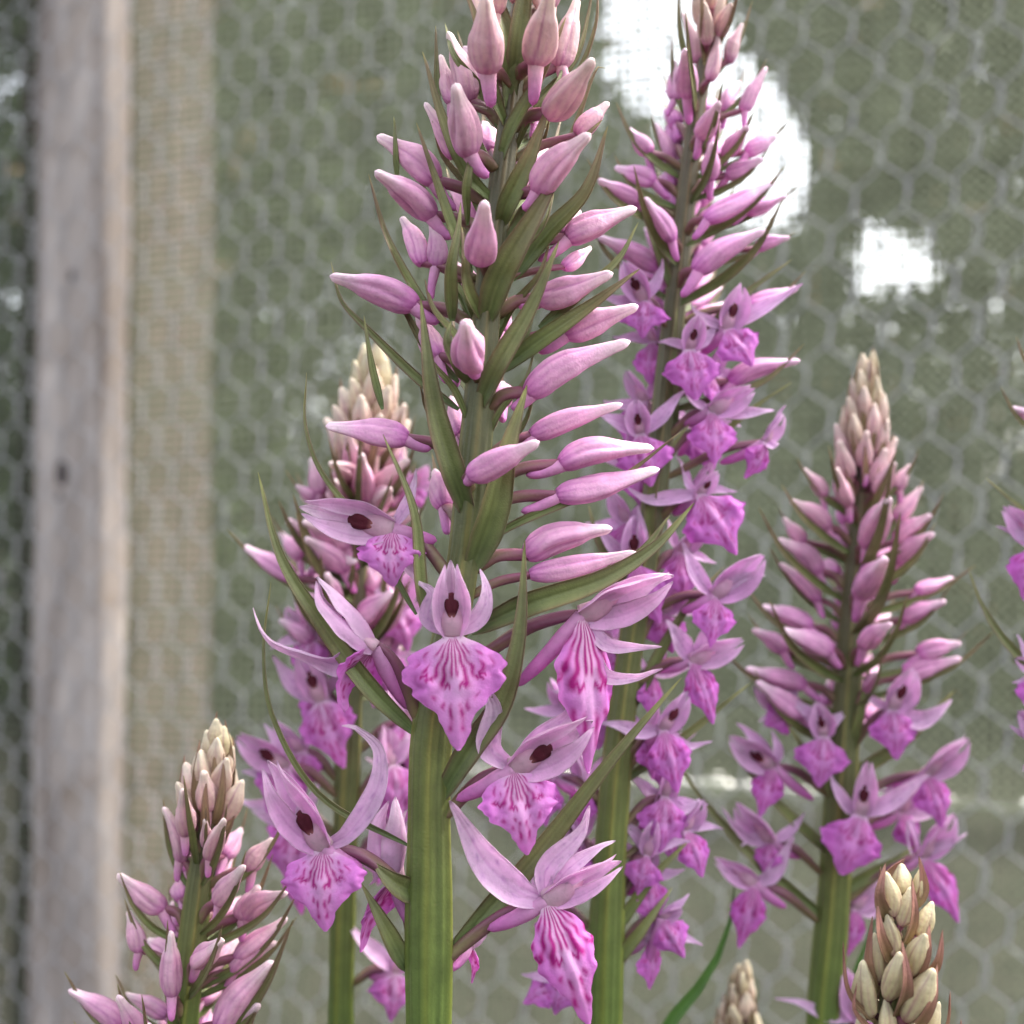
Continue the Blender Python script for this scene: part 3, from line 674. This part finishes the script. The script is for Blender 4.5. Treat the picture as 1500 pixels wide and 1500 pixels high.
for i in range(16):
    y = 190 + i*36; sg = 1 if i % 2 else -1; x = A.sx(y); L_ = rnd.uniform(90, 150)
    A.bract([(x + sg*12, y, rnd.choice((-20, 20))), (x + sg*L_*.30, y - L_*.45, rnd.uniform(-20, 25)), (x + sg*L_*.62, y - L_*.85, rnd.uniform(-25, 30)), (x + sg*L_*.74, y - L_*1.25, rnd.uniform(-25, 30))], rnd.uniform(10, 17), rnd.choice((0, 1)))
A.flower((574,775),(438,742,6),(576,858,10),96,(-.25,-.05,1),34,[(612,690,-22,[(596,742),(606,712)],12),(636,868,-20,[(600,830)],14)],(640,792),845,hw=.95,lipbow=.35,liptwist=.5)
A.flower((663,930),(660,822,10),(672,1098,20),146,(0,.1,1),52,[(606,850,-14,[(628,905),(632,868)],15),(706,832,-14,[(700,905),(712,872)],16)],(690,975,-40),1010,hw=1.0,lipbow=.14)
A.flower((548,948),(462,850,8),(508,1042,6),110,(-.9,.25,.05),26,[(354,917,6,[(505,972),(440,956),(395,940)],22),(472,842,-6,[(515,900),(484,872)],16)],(600,1040,-20),1055,lipbow=.42,liptwist=-.6)
A.flower((852,902),(987,838,0),(860,1132,10),98,(.35,-.35,.8),22,[(968,945,2,[(885,942),(930,948)],13),(967,972,10,[(880,985),(930,992)],15)],(756,1006,0),985,anth=False,lipbow=.20,hw=.85,liptwist=.5)
A.flower((752,1126),(870,1052,8),(772,1250,18),112,(.25,-.1,.9),42,[(699,990,6,[(716,1095),(722,1035)],21),(857,1004,-10,[(785,1085),(830,1050)],18)],(668,1172,-14),1195,hw=.95,lipbow=.3)
A.flower((800,1320),(912,1258,0),(862,1500,14),88,(.45,.2,.8),34,[(657,1166,10,[(762,1308),(712,1262)],29),(864,1178,-4,[(800,1275),(850,1220)],19),(901,1232,4,[(830,1275),(880,1240)],15)],(714,1362,-6),1405,hw=.6,lipbow=.22,anth=False)
A.flower((474,1242),(392,1114,10),(478,1362,16),122,(-.25,0,1),36,[(502,1064,10,[(510,1222),(552,1158),(556,1100),(524,1066)],19),(432,1168,-14,[(446,1215)],10)],(532,1274,-10),1310,hw=.75,lipbow=.25)
A.flower((578,1288),(578,1168,-20),(530,1395,-20),80,(-.6,.2,-.6),-22,[(545,1300,-10,[(566,1262)],16),(590,1185,-20,[(586,1240)],18)],None,1385,anth=False,res=.7)
A.flower((690,1385),(705,1335,-20),(690,1440,-20),40,(.6,.1,-.7),-34,[(694,1392,-10,[(700,1370)],8),(720,1350,-10,[(708,1368)],8)],None,1440,anth=False,res=.6,big=.6)

# ------------------------------------------------------------------ B: purple spike behind on the right
B = Plant('orchid spike in front of the bright sky opening, rosy buds over crowded purple flowers', .196,
    [(884,1510,52),(890,1300,50),(905,1100,44),(930,900,40),(957,740,36),(976,560,34),(990,430,32),(1001,320,30),(1015,200,26),(1030,100,22),(1042,10,16),(1048,-40,8)], .35)
for tip, tail, wd, fr, ag in (
    ((1032,3),(1036,66),26,1,.75),((1072,4),(1054,54),25,1,.7),((1088,34),(1068,92),24,0,.5),((1053,48),(1040,118),24,1,.55),((1000,18),(1020,92),24,0,.5),((1003,72),(1008,142),38,1,.15),
    ((988,88),(990,148),26,0,.2),((1123,98),(1088,164),25,0,.2),((1054,148),(1026,200),32,1,.2),((920,188),(952,226),27,0,.1),((1138,198),(1092,224),26,0,.05),((1096,184),(1062,228),28,1,.1),
    ((1043,208),(1040,264),29,1,.05),((1118,232),(1064,258),26,1,.05),((900,245),(960,266),30,0,0),((876,263),(936,296),31,1,0),((944,289),(986,352),32,1,0),((1152,286),(1090,308),26,0,0),
    ((1135,266),(1032,322),34,1,0),((1157,348),(1108,364),24,0,0),((1121,336),(1018,398),40,1,0),((875,346),(966,394),36,0,0),((1170,421),(1094,450),32,0,-.1),((1172,528),(1068,560),32,0,-.1),
    ((1020,-20),(1030,40),24,1,.8),((1060,-22),(1050,34),24,0,.8),((1042,-45),(1043,12),22,1,.85),((1085,120),(1060,165),24,-1,.2),((960,180),(985,235),24,-1,.2)):
    B.bud(tip, tail, wd, fr, None if ag < .5 else False, ag-.02, tail[1]+22, bract=rnd.uniform(1.0, 1.3))
for i in range(22):
    y = 150 + i*16; sg = 1 if i % 2 else -1; x = B.sx(y)
    B.bud((x + sg*rnd.uniform(25, 50+i*2.2), y - rnd.uniform(15, 45)), (x + sg*rnd.uniform(12, 30), y), 31, -1, None, .0, y+24, bract=1.2)
kw = dict(res=.75, dark=.55)
B.flower((944,440),(912,382,6),(942,496,10),74,(-.35,.05,1),34,None,None,480,big=.68,hw=1.2,**kw)
B.flower((1063,482),(1086,416,6),(1102,536,10),72,(.35,.05,1),30,[(1172,420,-14,[(1110,455)],13),(1010,450,-14)],None,520,big=.68,hw=1.15,**kw)
B.flower((1010,512),(1024,460,8),(1018,586,12),82,(.05,.05,1),42,[(1052,470,-16),(962,500,-20)],None,560,big=.68,hw=1.35,**kw)
B.flower((938,636),(930,584,6),(954,712,12),84,(-.2,.05,1),38,[(1004,566,-4,[(968,612)],14),(872,604,-4,[(905,618)],14)],None,680,big=.68,hw=1.25,**kw)
B.flower((1041,602),(1106,568,0),(1046,680,12),74,(.3,-.1,1),34,[(1136,600,-6,[(1085,605)],12),(1000,570,-10)],None,640,big=.68,anth=False,**kw)
B.flower((1024,724),(1052,690,4),(1078,812,12),100,(.3,.1,1),32,[(917,716,-4,[(990,728),(950,732)],13),(1000,690,-8)],None,760,big=.7,**kw)
B.flower((1120,648),(1148,606,-10),(1090,700,0),56,(.7,.1,.4),8,[(1142,650,0,[(1130,652)],9),(1146,592,0,[(1132,625)],9)],None,700,big=.62,anth=False,**kw)
B.flower((928,826),(930,752,4),(966,912,8),70,(-.1,0,1),24,[(871,766,0,[(905,808)],12),(934,740,0,[(940,790)],11)],None,860,big=.68,**kw)
B.flower((1046,872),(1120,812,0),(1040,948,12),68,(.45,.05,.9),26,[(1001,792,2,[(1026,852),(1010,820)],15),(1122,842,4,[(1090,845)],10)],(998,896,-10),900,big=.68,anth=False,**kw)
B.flower((1012,968),(1090,938,0),(1044,1060,8),52,(.6,.1,.6),10,[(978,908,2,[(1000,945)],17),(1040,900,-6,[(1026,940)],12)],None,1000,big=.66,anth=False,**kw)
B.flower((970,1068),(1008,1014,4),(992,1160,12),66,(.25,.05,1),26,[(877,1058,2,[(940,1072),(905,1062)],13),(1042,1086,-8,[(1005,1092)],9)],None,1105,big=.68,**kw)
B.flower((974,1166),(985,1118,4),(966,1248,10),78,(.2,.1,1),-4,[(1026,1170,-6,[(1002,1186)],10),(930,1140,-8)],None,1210,big=.66,anth=False,**kw)
B.flower((1004,1216),(1030,1170,4),(1028,1284,6),54,(.6,.1,.7),-14,None,None,1260,big=.6,anth=False,**kw)
B.flower((948,1252),(960,1200,4),(934,1310,6),60,(-.2,.1,1),8,None,None,1290,big=.62,anth=False,**kw)
B.flower((968,1345),(1000,1330,4),(1002,1402,8),58,(.6,.1,.8),2,[(1032,1386,0,[(1000,1370)],9),(1010,1310,-6)],(945,1418,-6),1385,big=.62,anth=False,**kw)
for q in range(14):
    yy = 500 + q*44; sg = 1 if q % 2 else -1; xx = B.sx(yy) + sg*rnd.uniform(22, 62)
    B.flower((xx, yy), (xx + sg*rnd.uniform(10, 40), yy - rnd.uniform(40, 55), -6), (xx + sg*rnd.uniform(0, 25), yy + rnd.uniform(58, 76), 6), rnd.uniform(58, 76), (sg*rnd.uniform(.2, .8), .05, rnd.uniform(.2, .9)), rnd.uniform(-26, 4), None, None, yy+42, big=.64, anth=False, **kw)
B.flower((860,1150),(842,1090,-10),(852,1215,0),62,(-.7,.1,.3),-20,None,None,1200,big=.64,anth=False,**kw)
B.flower((850,1265),(830,1210,-10),(838,1330,0),62,(-.7,.1,.3),-24,None,None,1310,big=.64,anth=False,**kw)
B.flower((820,1440),(850,1415,-10),(768,1470,0),50,(-.5,.1,.4),-20,None,None,1500,big=.6,anth=False,**kw)
B.flower((895,955),(868,900,-10),(890,1020,0),60,(-.6,.1,.3),-26,None,None,1000,big=.64,anth=False,**kw)
for q in range(9):
    yy = 1040 + q*48; sg = 1 if q % 2 else -1; xx = B.sx(yy) + sg*rnd.uniform(40, 95)
    B.flower((xx, yy), (xx + sg*rnd.uniform(0, 40), yy - rnd.uniform(40, 58), -6), (xx + sg*rnd.uniform(-5, 22), yy + rnd.uniform(58, 80), 6), rnd.uniform(52, 72), (sg*rnd.uniform(.2, .8), .05, rnd.uniform(.3, 1)), rnd.uniform(-40, -6), None, None, yy+42, big=.64, anth=rnd.random() < .4, **kw)
for pts, wd in (([(985,430,16),(950,330,20),(930,270,14)],16),([(1000,520,10),(1080,440,10),(1160,380,0)],14),([(990,620,16),(985,560,24),(992,450,26)],16),([(950,830,16),(960,700,30),(1010,620,34)],18),
                ([(920,1050,6),(1000,900,0),(1060,830,-10)],18),([(935,880,8),(880,800,6),(862,740,0)],20),([(905,1150,4),(1000,1080,-10),(1100,1000,-20)],16),([(895,1370,4),(950,1290,6),(1010,1230,0)],20),([(892,1420,10),(940,1360,10),(985,1300,0)],20),([(1030,660,0),(1100,600,-8),(1160,560,-12)],10)):
    B.bract(pts, wd, 1)

# ------------------------------------------------------------------ C: spike at the right with cream tip
Cp = Plant('orchid spike with tapering cream tip and evenly spaced pink buds above purple flowers', .215,
    [(1204,1510,52),(1218,1350,50),(1228,1200,46),(1238,1060,42),(1248,900,38),(1258,780,32),(1266,660,26),(1271,580,18),(1274,530,8)], .2)
Cp.cluster(560, 712, 30, 48, 62, 17, 22, 4, 28, 1.0, .5, .08, .45, 1.0, .4)
for tip, tail, wd, fr, ag in (
    ((1176,686),(1208,728),23,0,.35),((1225,685),(1244,740),27,1,.4),((1311,677),(1287,724),28,1,.35),((1333,680),(1316,718),21,0,.35),((1157,733),(1213,773),30,1,.25),((1351,712),(1312,763),29,0,.25),
    ((1303,728),(1270,800),42,1,.15),((1147,758),(1178,794),25,0,.2),((1365,754),(1312,794),29,1,.15),((1139,790),(1200,838),33,1,.1),((1369,781),(1316,825),33,1,.1),((1142,825),(1200,880),28,0,.1),
    ((1298,817),(1260,872),41,1,.0),((1397,846),(1340,868),28,0,.05),((1115,888),(1189,918),33,0,.0),((1386,880),(1322,908),30,1,.0),((1306,914),(1264,948),32,1,0),((1102,922),(1150,954),27,0,.05),
    ((1145,922),(1216,953),35,1,0),((1408,942),(1343,958),28,0,0),((1092,979),(1180,1003),31,0,0),((1408,964),(1320,992),28,1,0),((1108,998),(1178,1048),34,1,-.1),((1284,985),(1270,1010),22,1,0)):
    Cp.bud(tip, tail, wd, fr, None, ag, tail[1]+24, bract=rnd.uniform(1.0, 1.35))
for i in range(18):
    y = 730 + i*19; sg = 1 if i % 2 else -1; x = Cp.sx(y)
    Cp.bud((x + sg*rnd.uniform(20, 60), y - rnd.uniform(20, 45)), (x + sg*rnd.uniform(12, 28), y), 30, -1, None, .05, y+24, bract=1.2)
kw = dict(res=.75, dark=.6)
Cp.flower((1207,1078),(1196,1028,6),(1199,1152,12),80,(-.1,.05,1),34,[(1150,1020,-20),(1245,1040,-20)],None,1135,big=.62,hw=1.35,**kw)
Cp.flower((1306,1038),(1338,978,6),(1313,1112,12),72,(.15,.05,1),34,[(1398,1026,-6,[(1345,1055)],17),(1262,1010,-20)],None,1090,big=.62,hw=1.2,**kw)
Cp.flower((1261,1193),(1270,1112,6),(1232,1280,12),92,(0,.05,1),46,[(1212,1132,-6,[(1240,1180)],12),(1360,1132,0,[(1300,1175)],16)],None,1250,big=.66,hw=.9,**kw)
Cp.flower((1356,1134),(1419,1080,0),(1379,1212,12),62,(.5,0,.8),16,[(1365,1120,-10),(1290,1160,-14)],None,1175,big=.62,anth=False,**kw)
Cp.flower((1133,1123),(1068,1078,0),(1113,1196,10),48,(-.5,.05,.8),20,[(1130,1068,2,[(1140,1100)],9),(1078,1056,-6)],(1192,1172,-10),1165,big=.62,**kw)
Cp.flower((1160,1040),(1105,1000,-6),(1120,1062,0),56,(-.7,.1,.5),4,None,None,1090,big=.58,anth=False,**kw)
Cp.flower((1130,1233),(1078,1176,0),(1120,1280,6),44,(-.6,.1,.6),16,[(1056,1186,2,[(1100,1230)],9),(1180,1192,0,[(1155,1220)],10),(1086,1240,0,[(1105,1225)],7)],None,1280,big=.62,anth=False,**kw)
Cp.flower((1106,1294),(1048,1258,0),(1082,1388,10),52,(-.3,.1,.9),22,[(1162,1222,4,[(1130,1282)],14),(1062,1266,-8)],(1152,1330,-4),1350,big=.64,anth=False,**kw)
Cp.flower((1350,1255),(1398,1190,0),(1403,1350,4),52,(.5,.1,.7),10,[(1420,1222,2,[(1375,1240)],9),(1326,1250,4,[(1332,1205)],7)],None,1320,big=.62,anth=False,**kw)
Cp.flower((1318,1190),(1350,1150,-10),(1340,1250,0),52,(.4,.1,.4),-24,None,None,1230,big=.6,anth=False,**kw)
Cp.flower((1258,1492),(1240,1420,0),(1300,1560,6),60,(-.2,.1,.9),14,[(1139,1464,4,[(1215,1488),(1170,1468)],11),(1225,1405,-6,[(1240,1450)],8)],None,1560,big=.64,anth=False,**kw)
Cp.flower((1252,1330),(1290,1290,-6),(1240,1400,4),40,(.5,.1,.7),-10,None,None,1370,big=.56,anth=False,**kw)
for pts, wd in (([(1226,1260,16),(1140,1180,10),(1066,1095,0)],18),([(1216,1350,14),(1120,1270,10),(1045,1190,0),(985,1110,-8)],18),([(1240,1120,16),(1262,1040,26),(1276,960,28)],16),([(1240,1140,6),(1320,1090,2),(1400,1010,-10)],20),
                ([(1234,1190,10),(1200,1130,14),(1152,1060,10)],20),([(1226,1310,6),(1310,1260,4),(1340,1240,0)],20)):
    Cp.bract(pts, wd, 1)
C_leaf = [Cp.pt((955,1560),20), Cp.pt((985,1495),20), Cp.pt((1040,1425),24), Cp.pt((1070,1350),26), Cp.pt((1076,1300),26)]
def grass_leaf(pl, P, w_):
    C = catmull(P, 40) - pl.off; t = np.linspace(0, 1, 40)
    blade('leaf', C, w_*np.interp(t, [0, .3, .6, .9, 1], [.9, 1, .85, .45, .05]), cv(-.5, .2, 1), lambda t, u: lerp((.05, .13, .02), (.09, .19, .035), .5+.5*np.cos(u*7)), M_GRN, pl.root, 7, .1, .4, .0004)
g0 = np.array([W(900, 1500, .21)[0], .225, 0.])
grass_leaf(Cp, [g0, g0*.5 + W(940, 1600, .212)*.5] + C_leaf, .0024)
g1 = np.array([W(1180, 1500, .21)[0] + .01, .222, 0.])
grass_leaf(Cp, [g1, Cp.pt((1215,1600),-10), Cp.pt((1236,1480),-10), Cp.pt((1262,1400),-10), Cp.pt((1285,1340),-12)], .0022)

# ------------------------------------------------------------------ D: blurred spike behind the tall one on the left
Dp = Plant('orchid spike half hidden behind the tallest spike, cream tip, soft pink buds', .212,
    [(500,1510,40),(506,1250,40),(513,1050,36),(521,880,32),(528,760,28),(538,660,22),(546,580,14),(550,540,8)], .05)
Dp.cluster(560, 690, 26, 62, 74, 24, 29, 6, 34, 1.0, .6, .10, .55, 1.1, 1.1)
for i in range(18):
    y = 700 + i*17; sg = 1 if i % 2 else -1; x = Dp.sx(y)
    Dp.bud((x + sg*rnd.uniform(35, 95), y - rnd.uniform(20, 50)), (x + sg*rnd.uniform(15, 40), y), 34, rnd.choice((-1, 1)), None, max(0, .4-i*.04), y+26, bract=1.15)
for tip, tail, wd, fr, ag in (
    ((508,634),(522,692),32,1,.25),((529,664),(536,734),36,1,.2),((456,670),(470,724),29,0,.2),((433,711),(462,730),22,0,.1),((490,677),(502,724),27,1,.25),((420,761),(470,806),36,1,.05),((409,778),(442,820),26,0,.05),
    ((356,800),(432,848),31,0,.0),((522,822),(466,824),38,1,.05),((576,868),(530,910),37,1,.0),((565,834),(540,866),31,0,.05),((478,840),(490,884),35,1,.05),((409,908),(458,940),31,0,.0),((431,866),(450,912),26,0,.05),
    ((600,700),(575,745),30,0,.2),((595,640),(572,690),28,0,.4)):
    Dp.bud(tip, tail, wd, fr, None, ag, tail[1]+24, bract=rnd.uniform(1.0, 1.25))
kw = dict(res=.75, dark=.3)
Dp.flower((470,1026),(440,950,4),(504,1124,12),84,(-.15,.1,1),30,[(400,960,0,[(430,1000)],18),(455,965,-10)],None,1080,big=.7,**kw)
Dp.flower((420,1122),(346,1076,4),(392,1190,8),78,(-.35,.05,1),30,[(386,1060,-8),(352,1130,-4,[(385,1132)],12)],None,1165,big=.7,**kw)
Dp.flower((432,1205),(410,1150,4),(428,1300,8),88,(-.2,.05,1),24,None,None,1250,big=.7,anth=False,**kw)
Dp.flower((575,1120),(562,1062,-4),(580,1195,4),70,(.5,.1,.7),8,[(600,1070,-4,[(588,1100)],13),(555,1070,-6)],None,1170,big=.66,anth=False,**kw)
Dp.flower((578,1425),(600,1375,-6),(572,1495,8),72,(.4,.1,.8),10,[(509,1348,2,[(560,1405),(525,1372)],15),(620,1380,-8)],(540,1430,-10),1440,big=.68,anth=False,**kw)
Dp.flower((560,955),(590,900,-6),(575,1020,4),66,(.5,.1,.7),6,None,None,1000,big=.66,anth=False,**kw)
for q in range(10):
    yy = 890 + q*42; sg = -1 if q % 2 else 1; xx = Dp.sx(yy) + sg*rnd.uniform(30, 85)
    Dp.flower((xx, yy), (xx + sg*rnd.uniform(0, 45), yy - rnd.uniform(42, 60), -6), (xx + sg*rnd.uniform(-5, 22), yy + rnd.uniform(60, 84), 6), rnd.uniform(60, 82), (sg*rnd.uniform(.2, .8), .05, rnd.uniform(.3, 1)), rnd.uniform(-30, 6), None, None, yy+45, big=.68, anth=rnd.random() < .4, **kw)
Dp.flower((602,715),(628,682,0),(620,745,4),44,(.4,.1,.8),12,None,None,780,big=.56,anth=False,**kw)

# ------------------------------------------------------------------ E: short spike lower left
E = Plant('short orchid spike of pale pink buds with cream tip, standing low beside the wooden post', .182,
    [(268,1510,46),(280,1400,44),(292,1290,38),(304,1210,32),(316,1130,24),(321,1085,14),(323,1066,8)], -.1)
E.cluster(1098, 1215, 18, 46, 70, 22, 28, 4, 24, 1.0, .55, .08, .50, 1.05, 2.0)
for tip, tail, wd, fr, ag in (
    ((267,1155),(272,1222),31,1,.4),((239,1182),(266,1262),29,0,.3),((329,1199),(306,1257),31,1,.4),((172,1280),(241,1332),36,0,.2),((358,1268),(320,1322),36,1,.25),((188,1333),(206,1394),30,0,.2),((250,1363),(252,1458),36,1,.15),
    ((326,1376),(287,1410),35,1,.2),((401,1228),(366,1274),32,0,.4),((380,1296),(352,1346),34,0,.25),((421,1308),(360,1344),34,1,.2),((421,1344),(346,1404),35,0,.15),((406,1380),(340,1424),30,0,.15),((401,1408),(322,1505),46,1,.1),
    ((100,1450),(178,1506),36,0,.05),((172,1458),(214,1520),36,1,.05),((300,1200),(304,1240),22,1,.4),((380,1470),(330,1540),38,1,.05),((215,1500),(250,1560),38,1,0),((130,1530),(200,1570),36,0,0)):
    E.bud(tip, tail, wd, fr, None, ag, tail[1]+24, bract=rnd.uniform(.95, 1.25))
for i in range(16):
    y = 1235 + i*21; sg = 1 if i % 2 else -1; x = E.sx(y)
    E.bud((x + sg*rnd.uniform(25, 60+i*2.5), y - rnd.uniform(25, 50)), (x + sg*rnd.uniform(12, 30), y), 32, -1, None, .15, y+24, bract=1.15)

# ------------------------------------------------------------------ F: young spike of cream buds, lower right
Fp = Plant('young orchid spike of tight cream buds clasped by maroon bracts', .160,
    [(1308,1620,60),(1310,1510,54),(1316,1430,44),(1320,1360,32),(1321,1310,20),(1321,1285,10)])
for tip, tail, wd, fr in (
    ((1298,1277),(1310,1342),27,1),((1334,1299),(1320,1356),25,1),((1349,1271),(1346,1316),19,0),((1320,1264),(1320,1312),34,0),((1366,1320),(1348,1374),28,0),((1299,1339),(1310,1400),28,1),((1281,1366),(1286,1438),32,1),
    ((1356,1368),(1334,1428),36,1),((1318,1394),(1301,1462),37,1),((1264,1406),(1272,1490),40,1),((1368,1419),(1328,1494),42,1),((1297,1462),(1300,1530),30,1),((1261,1480),(1266,1545),30,1),((1376,1467),(1366,1530),27,0),
    ((1340,1500),(1330,1580),40,1),((1385,1520),(1370,1600),36,0),((1245,1540),(1258,1620),36,0)):
    Fp.bud(tip, tail, wd, fr, False, 1.0, tail[1]+14, rt=wd*.55+8, L=2.2*wd)
for i in range(8):
    y = 1330 + i*26; a = math.pi*(1.1 + .8*((i*.618) % 1)); x = Fp.sx(y); r = 16 + i*3
    Fp.bud((x+math.cos(a)*(r+16), y-52), (x+math.cos(a)*r, y), 30, -1, False, 1., y+14, z=(math.sin(a)*r, math.sin(a)*(r+16)), bract=1.)
for pts, wd in (([(1300,1345,34),(1289,1310,38),(1297,1264,28)],20),([(1322,1386,34),(1338,1340,44),(1336,1287,38)],20),([(1306,1412,40),(1290,1370,40),(1284,1317,30)],20),([(1328,1452,44),(1356,1400,48),(1362,1354,36)],22),
                ([(1312,1492,56),(1328,1440,62),(1321,1377,52)],24),([(1352,1440,20),(1374,1407,22),(1381,1362,16)],15),([(1322,1520,50),(1362,1470,50),(1373,1412,36)],24),([(1285,1500,30),(1243,1452,26),(1235,1379,20)],9),
                ([(1340,1330,0),(1353,1300,4),(1346,1254,4)],16),([(1283,1455,20),(1272,1410,16),(1278,1342,10)],15),([(1290,1520,46),(1252,1480,40),(1255,1440,36)],9),([(1290,1300,-6),(1306,1275,-4),(1326,1258,0)],20),
                ([(1370,1530,0),(1388,1500,0),(1392,1452,0)],5),([(1380,1540,0),(1405,1520,0),(1408,1493,0)],5)):
    Fp.bract(pts, wd, 2)

# ------------------------------------------------------------------ G: blurred young tip at the bottom
Gp = Plant('small blurred brown and cream bud tip rising between two green stems', .226,
    [(1078,1640,40),(1082,1520,34),(1087,1460,20),(1091,1425,8)])
Gp.cluster(1440, 1540, 16, 34, 46, 16, 22, 3, 20, .95, .8, .08, .35, 1.05, .7)

# ------------------------------------------------------------------ H: spike at the right edge
Hp = Plant('orchid at the right margin of the net, only its outermost lilac petals showing', .20,
    [(1585,1510,50),(1580,1200,48),(1576,900,42),(1572,700,34),(1570,560,24),(1570,470,10)], .3)
for tip, tail, wd, fr in (((1481,597),(1545,620),28,0),((1500,520),(1548,560),28,0),((1630,540),(1590,590),28,0),((1560,500),(1565,560),28,1),((1640,640),(1600,680),30,0)):
    Hp.bud(tip, tail, wd, fr, None, .05, tail[1]+24, bract=1.2)
Hp.cluster(500, 690, 30, 46, 62, 19, 24, 6, 26, .9, .2, .1, .7, 1.0, .9)
kw = dict(res=.7, dark=.5)
for q in range(12):
    yy = 760 + q*42; a = q*2.4; xx = 1576 + 62*math.cos(a)*(1 if math.cos(a) > 0 else .45)
    Hp.flower((xx, yy), (xx + 22*math.cos(a), yy-52), (xx + 10*math.cos(a), yy+72), 64, (math.cos(a), .1, math.sin(a)), 45*math.sin(a), [(xx+30, yy-50, 0), (xx-14, yy-62, 0)], None, yy+45, big=.62, anth=False, **kw)
Hp.flower((1522,795),(1470,742,0),(1502,880,8),72,(-.4,.05,.9),14,[(1461,770,2,[(1495,785)],9),(1500,820,0,[(1508,808)],8)],None,850,big=.66,anth=False,**kw)
Hp.flower((1530,985),(1486,965,0),(1510,1060,8),66,(-.4,.05,.9),14,[(1492,930,0,[(1505,960)],9),(1484,1000,0)],None,1040,big=.66,anth=False,**kw)
Hp.flower((1540,1090),(1490,1040,0),(1530,1170,8),66,(-.4,.05,.9),14,[(1474,1062,2,[(1505,1078)],9),(1500,1130,0)],None,1140,big=.66,anth=False,**kw)
Hp.flower((1640,800),(1690,750,0),(1660,880,8),66,(.4,.05,.9),14,None,None,860,big=.66,anth=False,**kw)
Hp.bract([(1570,1010,10),(1500,968,10),(1448,905,6),(1419,836,0)], 15, 1)
Hp.bract([(1565,790,10),(1500,748,10),(1444,700,0)], 11, 1)
Hp.bract([(1570,690,10),(1540,640,10),(1505,545,0)], 14, 1)
